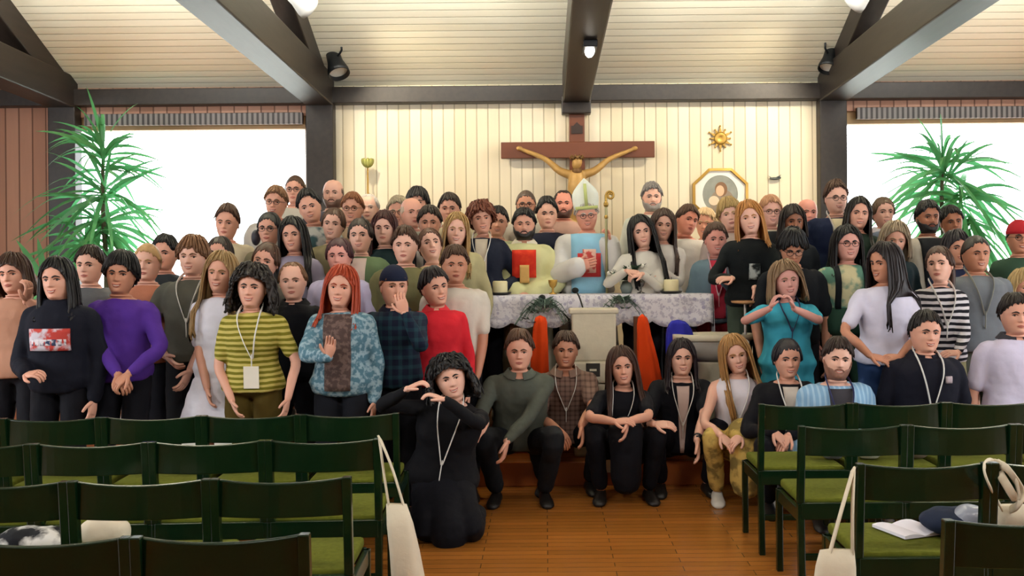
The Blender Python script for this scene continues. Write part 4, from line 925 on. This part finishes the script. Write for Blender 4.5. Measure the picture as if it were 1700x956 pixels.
def greenery(name, base, n, length, lab, cols, seed, droop=.5, white=0, cat='plant', holder=None, up=.3):
    rs = np.random.RandomState(seed); r = empty(name, tuple(base)); tag(r, lab, cat); m = MB(); f = MB(); 
    for i in range(n):
        a = rs.uniform(0, 2*PI); L = length*rs.uniform(.5, 1.1); dr = np.array([math.cos(a), math.sin(a)*.6, up+rs.uniform(-.2, .9)]); dr /= np.linalg.norm(dr)
        pts = [dr*L*t+np.array([0, 0, -droop*L*t*t]) for t in np.linspace(0, 1, 5)]
        m.tube(pts, .003, 5, 0, smooth=1)
        for k in range(1, 5):
            for sg in (-1, 1):
                q = pts[k]; s_ = unit(np.cross(dr, (0, 0, 1)))*sg; tip = q+s_*.05+dr*.03; w_ = unit(np.cross(s_, dr))*.0; e = dr*.014
                m.add([q, q+s_*.022+e, tip, q+s_*.026-e], [(0, 1, 2, 3)], 0)
        if white and i % white == 0: f.ell(pts[-1], (.022, .020, .018), 0, 8, 6)
    m.build('foliage', cols, r, smooth=False)
    if white: f.build('blossoms', plain('#dcd8cc', .8), r)
    if holder: h_ = MB(); h_.rings([np.stack([q*np.cos(a2), q*np.sin(a2), np.full(16, z)], 1) for a2 in [np.linspace(0, 2*PI, 16, endpoint=False)] for q, z in ((.035, -holder), (.05, -holder*.6), (.03, -.01))]); h_.build('vase', plain('#7c8a86', .2), r)
    return r
M_LEAFG = plain('#5f7468', .6, var=.25, nscale=40); M_LEAFD = plain('#25402a', .6, var=.3, nscale=40)
greenery('flower_arrangement', (W(905, 520, 7.3).x, 7.26, AZ-.06), 26, .26, 'grey-green sprigs trailing over the altar cloth below the priest', M_LEAFG, 3, droop=1.0)
greenery('flower_arrangement', (W(1032, 505, 7.3).x, 7.30, AZ-.03), 16, .17, 'small grey-green sprigs trailing over the altar cloth right of the bishop', M_LEAFG, 5, droop=1.0)
greenery('bouquet', (W(1040, 470, 7.62).x, 7.62, AZ+.11), 22, .20, 'bouquet of dark green leaves and white flowers standing on the altar', M_LEAFD, 8, droop=.3, white=4, cat='flowers', holder=.105)
# carved pale stone ambo in front of the altar
r = empty('stone_tabernacle', (W(988, 560, 7.15).x, 7.12, .17)); tag(r, 'pale stone block with dark square opening in front of the altar', 'stone block')
b0 = W(988, 516, 7.15).z-.17
m = MB(); m.box((-.17, -.02, b0-.36), (.15, .13, b0)); m.box((-.19, -.03, b0-.02), (.17, .14, b0+.02)); m.build('block', M_STONE, r, smooth=False, bevel=.012)
m = MB(); m.box((-.24, -.03, b0-.52), (.26, .13, b0-.36)); m.box((-.16, -.0, 0), (.18, .12, b0-.52)); m.build('pedestal', M_STONE, r, smooth=False, bevel=.02)
m = MB(); m.box((-.07, -.034, b0-.47), (.03, -.024, b0-.375)); m.build('opening', plain('#2b2620', .6), r, smooth=False)
m = MB(); m.box((-.045, -.040, b0-.43), (.005, -.032, b0-.415)); m.build('grating', M_STONE, r, smooth=False)
r = None
def drape(name, pts, w, d, mat, lab, cat='cloth', base=None):
    m = MB(); P_ = [W(*q, d) for q in pts]; rr = []
    for i, q in enumerate(P_):
        k = w[i]; a = np.linspace(0, 2*PI, 20, endpoint=False); rr.append(np.stack([q.x+k*np.cos(a)*(1+.12*np.cos(5*a)), q.y+.045*np.sin(a)*(1+.25*np.cos(5*a)), np.full(20, q.z)], 1))
    m.rings(np.array(rr[::-1])); return tag(m.build(name, mat, disp=.012, sub=1), lab, cat)
M_OR = cloth('#d8430f')
drape('altar_banner', [(897, 522), (896, 545), (895, 580), (894, 660), (894, 715)], (.045, .05, .065, .075, .08), 7.12, M_OR, 'narrow orange drape hanging left of the pale stone block', 'drape')
drape('altar_banner', [(1066, 520), (1068, 555), (1074, 595), (1082, 650), (1086, 715)], (.04, .05, .075, .09, .10), 7.12, M_OR, 'orange drape flaring downwards right of the pale stone block', 'drape')
drape('backpack', [(1126, 530), (1126, 545), (1128, 570), (1130, 600), (1130, 640), (1130, 712)], (.05, .095, .11, .11, .12, .12), 7.16, cloth('#2a2c9a'), 'bright blue bag tucked under the right half of the altar', 'bag')
m = MB(); c = W(1060, 560, 7.3); bx_o = bx('kneeler_post', (c.x-.035, 7.28, .35), (c.x+.035, 7.34, W(1060, 525, 7.3).z), M_OAK, bevel=.006); tag(bx_o, 'brown wooden post standing beside the right orange drape', 'post')
# font and plate stand
r = empty('baptismal_font', (W(1186, 560, 7.1).x, 7.14, .17)); tag(r, 'round pale stone font with wide rim behind the crouching blonde woman', 'font')
zt = W(1186, 556, 7.0).z-.17; a = np.linspace(0, 2*PI, 40, endpoint=False)
m = MB(); m.rings([np.stack([q*np.cos(a), .62*q*np.sin(a), np.full(40, z)], 1) for q, z in ((.20, 0), (.20, .06), (.13, .12), (.12, zt-.22), (.16, zt-.18))]); m.build('pillar', M_STONE, r)
m = MB(); m.rings([np.stack([q*np.cos(a), .62*q*np.sin(a), np.full(40, z)], 1) for q, z in ((.14, zt-.20), (.24, zt-.15), (.265, zt-.05))]); m.build('bowl', plain('#98938c', .6), r)
m = MB(); m.rings([np.stack([q*np.cos(a), .62*q*np.sin(a), np.full(40, z)], 1) for q, z in ((.265, zt-.05), (.30, zt-.04), (.30, zt), (.25, zt), (.22, zt-.05))]); m.build('rim', M_STONE, r)
c = W(1210, 503, 7.0); r = empty('offering_stand', (c.x+.12, 7.02, .17)); tag(r, 'slim stand carrying a shallow wooden plate beside the turquoise dress', 'stand')
m = MB(); m.tube([(0, 0, .01), (0, 0, c.z-.17)], .010, 10, 0, smooth=1); m.ell((0, 0, .012), (.10, .10, .014)); m.build('pole', plain('#a8a29a', .4, .5), r)
m = MB(); m.rings([np.stack([q*np.cos(a), q*np.sin(a), np.full(40, z+c.z-.17)], 1) for q, z in ((.03, -.01), (.095, .0), (.10, .014), (.092, .014), (.03, .002))]); m.build('plate', plain('#b8895c', .5), r)
# crozier
m = MB(); pb = PEOPLE[[i for i, q in enumerate(PEOPLE) if 'bishop in' in q.root['label']][0]]
wr = pb.root.matrix_basis @ Vector(pb.A['R'][2]); dd = 7.78
t0, t1 = W(1006, 335, dd), W(1010, 500, dd); cx0 = t1.x; r = empty('crozier', (cx0, dd, .35)); tag(r, 'tall golden bishop staff with a curled head, held upright', 'staff')
zt = t0.z-.35; m.tube([(0, 0, 0), (-.01, 0, zt*.6), (t0.x-cx0, 0, zt)], .011, 10, 0, smooth=3); m.build('staff', plain('#8f8a62', .35, .5), r)
m = MB(); an_ = np.linspace(PI, PI-1.75*2*PI*.8, 30); m.tube([(t0.x-cx0+(.034+.0)*1*(1-.022*i)*math.cos(q)+.034, 0, zt+.05+.036*(1-.022*i)*math.sin(q)) for i, q in enumerate(an_)], .009, 8, 0, smooth=1); m.tube([(t0.x-cx0, 0, zt-.02), (t0.x-cx0, 0, zt+.05)], .011, 8, 0, smooth=1)
m.ell((t0.x-cx0, 0, zt-.02), (.020, .020, .026)); m.ell((t0.x-cx0, 0, zt-.12), (.016, .016, .02)); m.build('crook', M_GOLD, r)
# ---------------------------------------------------------------- altar wall
dw = YW-.06
r = empty('crucifix', (W(958, 250, dw).x, YW-.015, W(958, 250, dw).z)); tag(r, 'large wooden crucifix with carved figure hanging on the cream wall', 'crucifix')
M_CROSS = board_mat('reddish_oak', '#6e3a1e', '#5c2f18', 'y', .5, .4, gk=0, grain=.5)
sx0, sx1 = W(832, 250, dw).x-r.location.x, W(1086, 250, dw).x-r.location.x; zb = W(958, 430, dw).z-r.location.z
bx('crossbeam', (sx0, -.10, -.075), (sx1, -.05, .080), M_CROSS, r, .006); bx('upright', (-.075, -.06, zb), (.075, -.0, W(958, 172, dw).z-r.location.z), M_CROSS, r, .006)
m = MB(); m.box((-.055, -.075, .16), (.055, -.06, .235)); m.prism([(-.035, -.075, .235), (.035, -.075, .235), (0, -.075, .27)], (0, .015, 0)); m.build('plaque', plain('#2a1a12', .5), r, smooth=False)
u = lambda px, py, f: np.array(W(px, py, dw-f))-np.array(r.location)
m = MB()
m.tube([u(958, 292, .14), u(957, 310, .15), u(955, 335, .14), u(957, 365, .12), u(957, 385, .12)], [.075, .085, .065, .07, .065], 16, 0)
for hx, ex, sx in ((866, 905, 930), (1050, 1012, 986)):
    m.tube([u(956, 292, .13), u(sx, 284, .13), u(ex, 264, .11), u(hx, 248, .10)], [.05, .038, .026, .018], 12, 0)
    m.ell(u(hx-(4 if hx < 950 else -4), 246, .10), (.032, .018, .022))
for sx in (-1, 1): m.tube([u(957+sx*6, 385, .12), u(958+sx*6, 415, .17), u(957+sx*2, 455, .11), u(957+sx*2, 462, .13)], [.055, .045, .028, .022], 12, 0)
m.tube([u(957, 292, .14), u(957, 278, .16)], [.032, .030], 12, 0, smooth=1); m.ell(u(958, 270, .18), (.048, .055, .068), rot=Matrix.Rotation(.25, 3, 'Y'))
m.build('figure', plain('#b08a4e', .45, .15, .25, 20, .3, name='carved_lime_wood'), r, remesh=.010, sm=2)
m = MB(); m.rings([np.stack([q*np.cos(a), q*np.sin(a)*1.05, np.full(40, z)+.012*np.sin(a*9)*k], 1)+u(958, 262, .18) for q, z, k in ((.052, -.012, 1), (.068, 0, 1), (.056, .018, 1), (.046, .0, 0))]); m.ell(u(958, 284, .165), (.05, .05, .045), rot=Matrix.Rotation(.2, 3, 'Y')); m.build('thorn_crown_and_hair', plain('#6a4a22', .6, var=.3, bump=.6), r)
m = MB(); m.tube([u(950, 372, .13), u(958, 380, .14), u(964, 372, .13)], [.07, .09, .07], 14, 0); m.build('loincloth', plain('#b89a60', .5, .1, .2), r)
# sun ornament
c = W(1197, 229, dw); r = empty('sun_ornament', (c.x, YW, c.z)); tag(r, 'golden sun-shaped wall ornament with rays above the framed painting', 'wall ornament')
m = MB(); a16 = np.linspace(0, 2*PI, 40, endpoint=False); m.rings([np.stack([q*np.cos(a16), np.full(40, y_), q*np.sin(a16)], 1) for q, y_ in ((.055, -.005), (.062, -.03), (.045, -.04), (.02, -.028))]); m.build('disc', M_GOLD, r)
m = MB()
for i in range(12):
    t = 2*PI*i/12; L_ = .12 if i % 2 else .095; e = np.array([math.cos(t), 0, math.sin(t)]); n_ = np.array([-math.sin(t), 0, math.cos(t)])
    m.prism([e*.062+n_*.014+(0, -.012, 0), e*.062-n_*.014+(0, -.012, 0), e*L_+(0, -.012, 0)], (0, -.012, 0)); m.ell(e*L_+(0, -.018, 0), (.010, .008, .010), 0, 8, 6)
m.build('rays', M_GOLD, r, smooth=False)
# framed octagonal painting
c = W(1197, 322, dw); r = empty('framed_painting', (c.x, YW, c.z)); tag(r, 'octagonal gilt-framed oval painting hanging behind the blond boy', 'painting')
def octa(rx, rz, n=8, ph=PI/8): return [(rx*math.cos(ph+2*PI*i/n), 0, rz*math.sin(ph+2*PI*i/n)) for i in range(n)]
m = MB(); O, I = octa(.29, .27), octa(.262, .243); rr = [np.array(O)+(0, -.002, 0), np.array(O)+(0, -.035, 0), np.array(I)+(0, -.04, 0), np.array(I)+(0, -.012, 0)]; m.rings(np.array(rr), cap=False); m.build('frame', M_GOLD, r, smooth=False)
m = MB(); ov = [(.17*math.cos(2*PI*i/40), 0, .185*math.sin(2*PI*i/40)) for i in range(40)]; I40 = [(.258*np.cos(t)/max(abs(np.cos(t)), abs(np.sin(t)), (abs(np.cos(t))+abs(np.sin(t)))/1.306), 0, .24*np.sin(t)/max(abs(np.cos(t)), abs(np.sin(t)), (abs(np.cos(t))+abs(np.sin(t)))/1.306)) for t in 2*PI*np.arange(40)/40]
m.rings(np.array([np.array(I40)+(0, -.006, 0), np.array(I40)+(0, -.016, 0), np.array(ov)+(0, -.016, 0), np.array(ov)+(0, -.006, 0)]), cap=False); m.build('mount', plain('#e8e6dc', .6, var=.03), r, smooth=False)
m = MB(); m.prism([np.array(q)*1.01+(0, -.004, 0) for q in ov], (0, -.006, 0))
def portrait():
    n = N('oval_portrait', .5); v, x, y, z = n.obj()
    def blob(cx_, cz_, rx, rz): return n.math('LESS_THAN', n.math('ADD', n.math('POWER', n.math('DIVIDE', n.math('SUBTRACT', x, cx_), rx), 2.0), n.math('POWER', n.math('DIVIDE', n.math('SUBTRACT', z, cz_), rz), 2.0)), 1.0)
    f = n.noise(v, 14, 4); c_ = n.mix(f, lin('#6f746e'), lin('#9a9c90'))
    c_ = n.mix(blob(.02, -.08, .12, .13), c_, lin('#8a7a68')); c_ = n.mix(blob(.01, .05, .06, .07), c_, lin('#7c5a3c')); c_ = n.mix(blob(0, .035, .040, .052), c_, lin('#d2ae8c')); c_ = n.mix(blob(-.06, -.06, .05, .045), c_, lin('#dcc6a8'))
    return n.col(c_)
m.build('canvas', portrait(), r, smooth=False)
# candlestick on the wall, little bird
c = W(610, 270, dw-.1); r = empty('wall_candlestick', (c.x, YW-.15, c.z)); tag(r, 'slender golden candlestick with a leafy cup by the left pillar', 'candlestick')
m = MB(); m.tube([(0, 0, -.75), (0, 0, -.30), (0, 0, -.03)], [.012, .009, .008], 10, 0, smooth=1); m.tube([(0, 0, -.28), (0, .08, -.30), (0, .15, -.30)], .008, 8, 0); m.build('stem', M_GOLD, r)
m = MB()
for i in range(9):
    t = 2*PI*i/9; m.ell((.036*math.cos(t), .036*math.sin(t), .0), (.022, .022, .045), 0, 8, 6, Matrix.Rotation(.4*math.cos(t), 3, 'Y'))
m.ell((0, 0, -.03), (.03, .03, .02)); m.build('cup', plain('#9a9a50', .45, .3), r)
c = W(1287, 296, dw); m = MB(); m.ell((0, -.03, 0), (.05, .02, .014)); m.prism([(-.01, -.035, .0), (.03, -.035, .0), (.06, -.055, .035)], (0, .006, .002)); m.prism([(-.03, -.03, .0), (-.01, -.03, 0), (-.06, -.03, .03)], (0, .006, .002)); m.ell((.05, -.03, .008), (.014, .012, .012)); m.tube([(0, 0, 0), (0, -.03, 0)], .005, 6, 0, smooth=1)
tag(m.build('bird_ornament', plain('#4f5450', .5), loc=(c.x, YW, c.z)), 'tiny dark bird-shaped ornament on the wall right of the painting', 'wall ornament')
# ---------------------------------------------------------------- palms
def strip(m, base, dr, L, w, droop, n=9):
    dr = unit(dr); tw = random.uniform(.1, 1.2)*random.choice((-1, 1)); side = unit(unit(np.cross(dr, (0, 0, 1.001)))*.6+unit(np.cross(dr, (0, 1, .05)))*tw); P_ = []
    for k in range(n):
        t = k/(n-1); q = base+dr*L*t+np.array([0, 0, -droop*L*t**2.2]); ww = w*(.35+.65*math.sin(min(1, t*2.2)*PI/2))*(1-t**3)+.0006; nn = np.array([0, 0, 1.])*ww*.35
        P_.append([q-side*ww+nn, q, q+side*ww+nn])
    m.rings(np.array(P_), cap=False, closed=False)
def palm(px, pys, d, lab, crowns, seed):
    rs = np.random.RandomState(seed); c = W(px, pys, d); z0 = .35; r = empty('potted_palm', (c.x, d, z0)); tag(r, lab, 'plant'); m = MB()
    for (ox, oy, nl, L, up, w) in crowns:
        b = np.array(W(px+ox, oy, d))-np.array(r.location)
        for i in range(nl):
            a_ = rs.uniform(0, 2*PI); el = up+rs.uniform(-.8, .75); dr = (math.cos(a_)*math.cos(el), math.sin(a_)*math.cos(el)*.55, math.sin(el))
            strip(m, b+np.array([0, 0, rs.uniform(-.08, .08)]), dr, L*rs.uniform(.7, 1.1), w*rs.uniform(.8, 1.2), rs.uniform(.15, .75))
    top = min(c_[1] for c_ in crowns); tz = W(px, top, d).z-z0
    m.build('foliage', M_PALM, r)
    m = MB(); m.tube([(0, 0, .3), (.02, 0, tz*.5), (-.01, 0, tz*.8), (0, 0, tz)], [.03, .024, .02, .012], 10, 0); m.build('stem', plain('#4a4632', .8, bump=.5), r)
    m = MB(); a_ = np.linspace(0, 2*PI, 28, endpoint=False); m.rings([np.stack([q*np.cos(a_), q*np.sin(a_), np.full(28, z)], 1) for q, z in ((.13, 0), (.19, .30), (.205, .31), (.205, .34), (.185, .34), (.18, .30), (.02, .30))]); m.build('pot', plain('#6a4030', .7), r)
def leafmat():
    n = N('palm_leaf', .4, spec=.4); v, x, y, z = n.obj(); f = n.noise(v, 5); n.col(n.mix(f, lin('#1a6236'), lin('#6aa460'))); 
    tr = n.n('ShaderNodeBsdfTranslucent'); tr.inputs[0].default_value = lin('#5fb878'); mx = n.n('ShaderNodeMixShader'); mx.inputs[0].default_value = .3
    n.l(n.b.outputs[0], mx.inputs[1]); n.l(tr.outputs[0], mx.inputs[2]); n.l(mx.outputs[0], n.t.nodes['Material Output'].inputs[0]); return n.m
M_PALM = leafmat()
palm(172, 300, 8.95, 'tall palm with long thin leaves in front of the left window', [(0, 252, 24, .64, .95, .022), (0, 275, 22, .6, .6, .022), (2, 325, 44, .74, .15, .019), (-4, 375, 50, .76, -.15, .019), (-30, 400, 30, .62, .1, .019)], 4)
palm(1565, 300, 9.0, 'palm with broad dark green leaves in front of the right window', [(0, 275, 22, .66, .85, .024), (4, 292, 34, .80, .15, .025), (30, 330, 34, .80, -.1, .025), (45, 372, 34, .72, -.3, .025)], 9)
c = W(62, 452, 8.6); r = empty('yucca_plant', (c.x, 8.75, .35)); tag(r, 'low plant with a few stiff green blades below the tan boards at left', 'plant'); m = MB()
for dr, L_ in (((-.55, 0, 1), .55), ((-.15, 0, 1), .5), ((.5, 0, .9), .45), ((.9, .1, .5), .4)): strip(m, np.array([0, 0, 1.05]), dr, L_, .03, .1)
m.build('foliage', M_PALM, r); m = MB(); m.tube([(0, 0, .2), (0, 0, 1.08)], [.03, .02], 10, 0, smooth=1); m.build('stem', plain('#4a4632', .8), r)
m = MB(); a_ = np.linspace(0, 2*PI, 28, endpoint=False); m.rings([np.stack([q*np.cos(a_), q*np.sin(a_), np.full(28, z)], 1) for q, z in ((.11, 0), (.15, .25), (.14, .25), (.02, .22))]); m.build('pot', plain('#6a4030', .7), r)
# ---------------------------------------------------------------- lamps
M_BLK = plain('#1a1d20', .4, .3, name='black_metal')
def emis(name, col, st):
    n = N(name); n.b.inputs['Emission Color'].default_value = col+(1,); n.b.inputs['Emission Strength'].default_value = st; n.col((.9, .9, .9, 1)); return n.m
M_LIT = emis('lit_lamp', (1, .95, .86), 12)
def spotlamp(pos, aim, lab, lit, size=1.0, shell=None):
    r = empty('spot_lamp', tuple(pos)); r.rotation_euler = (Vector(aim)-Vector(pos)).to_track_quat('-Z', 'Y').to_euler(); tag(r, lab, 'lamp')
    a_ = np.linspace(0, 2*PI, 24, endpoint=False); k = size; m = MB()
    m.rings([np.stack([q*k*np.cos(a_), q*k*np.sin(a_), np.full(24, z*k)], 1) for q, z in ((.03, .20), (.055, .19), (.062, .10), (.085, .02), (.088, -.02), (.080, -.02), (.070, .03))]); m.build('housing', shell or M_BLK, r, bevel=0)
    m = MB(); m.rings([np.stack([q*k*np.cos(a_), q*k*np.sin(a_), np.full(24, z*k)], 1) for q, z in ((.001, .012), (.072, .012))], cap=False); m.build('lens', M_LIT if lit else plain('#c9c9c4', .2), r)
    m = MB(); m.tube([(0, .06*k, .12*k), (0, .13*k, .12*k), (0, .16*k, .20*k)], .010, 8, 0, smooth=2); m.build('bracket', M_BLK, r); return r
spotlamp(W(562, 120, 9.0), (-1.2, 8.2, 1.5), 'black unlit spot lamp at the left pillar head under the ceiling', False, 1.15)
spotlamp(W(1374, 112, 9.0), (2.0, 8.2, 1.5), 'black unlit spot lamp at the right pillar head under the ceiling', False, 1.0)
spotlamp((-1.90, 7.95, 3.66), (-.3, 9.6, 2.3), 'white lit spot lamp at the top edge above the left pillar', True, 1.1, plain('#d8d8d4', .4))
spotlamp((2.52, 7.95, 3.66), (1.2, 9.6, 2.2), 'white lit spot lamp at the top edge above the right pillar', True, 1.1, plain('#d8d8d4', .4))
c = W(979, 84, 7.2); r = empty('beam_lamp', (c.x, 7.2, c.z)); tag(r, 'narrow lit lamp fixed under the central ceiling beam', 'lamp')
bx('lamp_body', (-.05, -.14, .0), (.05, .14, .05), M_BLK, r, .006); m = MB(); m.ell((0, 0, 0), (.036, .13, .045)); m.build('diffuser', M_LIT, r)
for i, lx in enumerate((-3.37, -0.92, 1.53, 3.98)):  # made-up trays and rods for the added roof fill
    r = empty('added_uplight', (lx, 6.9, 3.80)); tag(r, 'long added roof fill light, %s from the left wall, hung between two trusses' % ('first', 'second', 'third', 'fourth')[i], 'lamp', 'added fill lights between the trusses')
    m = MB(); m.box((-.68, -.12, -.05), (.68, .12, -.02)); m.box((-.68, -.12, -.05), (.68, -.105, .03)); m.box((-.68, .105, -.05), (.68, .12, .03)); m.build('tray', M_BLK, r, smooth=False)
    for sx in (-.6, .6): m = MB(); m.tube([(sx, 0, -.03), (sx, 0, ZP+SL*(YW-6.9)-3.80)], .006, 6, 0, smooth=1); m.build('rod', M_BLK, r)
for i, lx in enumerate((-3.4, -1.1, 1.3, 3.7)):  # invented fixtures above the added front fill lights
    r = empty('added_hall_fixture', (lx, 2.3, 3.50)); tag(r, 'square black added fill lamp on a rod, %s from the left wall' % ('first', 'second', 'third', 'fourth')[i], 'lamp', 'added square fill lamps')
    m = MB(); m.box((-.27, -.27, .06), (.27, .27, .10)); m.build('shade', M_BLK, r, smooth=False); m = MB(); m.tube([(0, 0, .08), (0, 0, ZR-SL*.7-3.51)], .008, 6, 0, smooth=1); m.build('rod', M_BLK, r)
# ---------------------------------------------------------------- bags and papers on the chairs
M_CAN = cloth('#cfc4ae'); 
def totebag(name, lab, hook, body, d, th, straps):
    m0 = W(*hook, d); r = empty(name, (m0.x, d, m0.z)); tag(r, lab, 'bag'); loc = lambda x_, y_, f=0: np.array(W(x_, y_, d-f))-np.array(r.location)
    m = MB(); rr = []
    for (xl, xr, y_) in body:
        a, b = loc(xl, y_), loc(xr, y_); c_ = (a+b)/2; h = (b-a)/2; an2 = np.linspace(0, 2*PI, 24, endpoint=False); k = th*(.25+.75*min(1, (y_-body[0][2])/60))
        rr.append(np.array([c_+h*np.sign(math.cos(q))*abs(math.cos(q))**.6+np.array([0, k*np.sign(math.sin(q))*abs(math.sin(q))**.8, 0]) for q in an2]))
    m.rings(np.array(rr[::-1])); m.build('pouch', M_CAN, r, disp=.012)
    for s_ in straps:
        m = MB(); m.tube([loc(*q) for q in s_], .016, 8, 0, smooth=4, flat=.3); m.build('strap', M_CAN, r)
totebag('tote_bag', 'cream canvas tote bag hanging from the aisle end of the third nearest left row', (632, 728), [(641, 676, 836), (643, 685, 870), (647, 696, 915), (651, 706, 965), (653, 710, 1010)], 4.22, .07,
        [((646, 842), (638, 790), (631, 738, -.06), (630, 727, -.12)), ((671, 842), (652, 780), (634, 735, -.02), (630, 727, -.12))])
totebag('tote_bag', 'cream canvas tote bag hanging from the aisle corner of the second nearest right row', (1415, 782), [(1360, 1418, 912), (1354, 1420, 940), (1350, 1421, 980), (1350, 1421, 1030)], 3.60, .05,
        [((1378, 916), (1396, 850), (1414, 788, -.06), (1416, 780, -.12)), ((1415, 916), (1415, 850), (1417, 788, -.06), (1416, 780, -.12))])
totebag('tote_bag', 'tan canvas bag on a seat with its handles looped over the chair back at right', (1655, 772), [(1655, 1705, 838), (1650, 1715, 862), (1652, 1722, 895)], 3.86, .08,
        [((1664, 846), (1640, 800, .2), (1634, 774, .18), (1648, 768, .1), (1668, 800, .2), (1690, 832, .2), (1684, 790, .2), (1660, 768, .1)), ((1676, 846), (1690, 838, .2), (1696, 815, .2), (1672, 778, .2), (1650, 768, .1))])
def lump(name, lab, cat, x, y, d, r3, mat, dz=0):
    c = W(x, y, d); m = MB(); m.ell((0, 0, r3[2]), r3, 0, 22, 12); m.xform(lambda v: v*np.array([1, 1, 1])+0); o = m.build(name, mat, loc=(c.x, d, .467+dz), disp=.03, sub=1); tag(o, lab, cat)
lump('folded_jacket', 'navy jacket heaped on a seat of the second nearest right row', 'jacket', 1580, 862, 3.98, (.13, .12, .055), cloth('#1c2438'))
lump('plastic_bag', 'crumpled grey plastic bag lying beside the navy jacket', 'bag', 1612, 862, 3.93, (.07, .07, .07), plain('#8a8f9c', .2))
lump('canvas_bag', 'flat tan canvas bag on a seat of the second nearest left row', 'bag', 175, 880, 3.86, (.10, .07, .07), M_CAN)
lump('scarf', 'black and white cloth crumpled on a seat at the lower left', 'cloth', 55, 885, 3.84, (.15, .10, .05), cloth(('blotch', '#15161c', '#d8d6d2', 9)))
lump('white_bag', 'white rounded bag on a seat of the farthest right row', 'bag', 1442, 720, 5.5, (.09, .08, .085), cloth('#d6d4cc'))
lump('grey_bag', 'grey rounded bag on a seat of the farthest right row', 'bag', 1382, 720, 5.5, (.08, .08, .080), cloth('#77757c'))
lump('brown_bag', 'brown rounded bag on a farthest right row seat beside the white bag', 'bag', 1520, 720, 5.5, (.09, .08, .083), cloth('#7a6a5c'))
def booklet(x, y, d, lab, z=.47, rz=.35, w=.10, h=.13):
    c = W(x, y, d); r = MB(); rr = []
    for u_ in np.linspace(-1, 1, 9): rr.append([(u_*w, -h*.5, .004+.012*abs(math.sin(u_*2.4))), (u_*w, h*.5, .004+.012*abs(math.sin(u_*2.4))), (u_*w, h*.5, 0), (u_*w, -h*.5, 0)])
    r.rings(np.array(rr)); o = r.build('booklet', plain('#e4e0ea', .7, var=.03), smooth=False, loc=(c.x, d, z)); o.rotation_euler = (0, 0, rz); tag(o, lab, 'booklet')
booklet(1508, 885, 4.03, 'open white booklet lying on an olive seat at right', h=.2)
for bx0, lb_ in ((318, 'small white card propped on a seat of the farthest left row, the left one'), (372, 'small white card propped on a seat of the farthest left row, the right one')):
    m = MB(); m.prism([(-.045, 0, 0), (.045, 0, 0), (.045, .03, .17), (-.045, .03, .17)], (0, .003, 0)); m.prism([(-.045, .065, 0), (.045, .065, 0), (.045, .035, .17), (-.045, .035, .17)], (0, .003, 0))
    tag(m.build('folded_card', plain('#dcdad4', .7), smooth=False, loc=(W(bx0, 735, 5.35).x, 5.30, .467)), lb_, 'card')
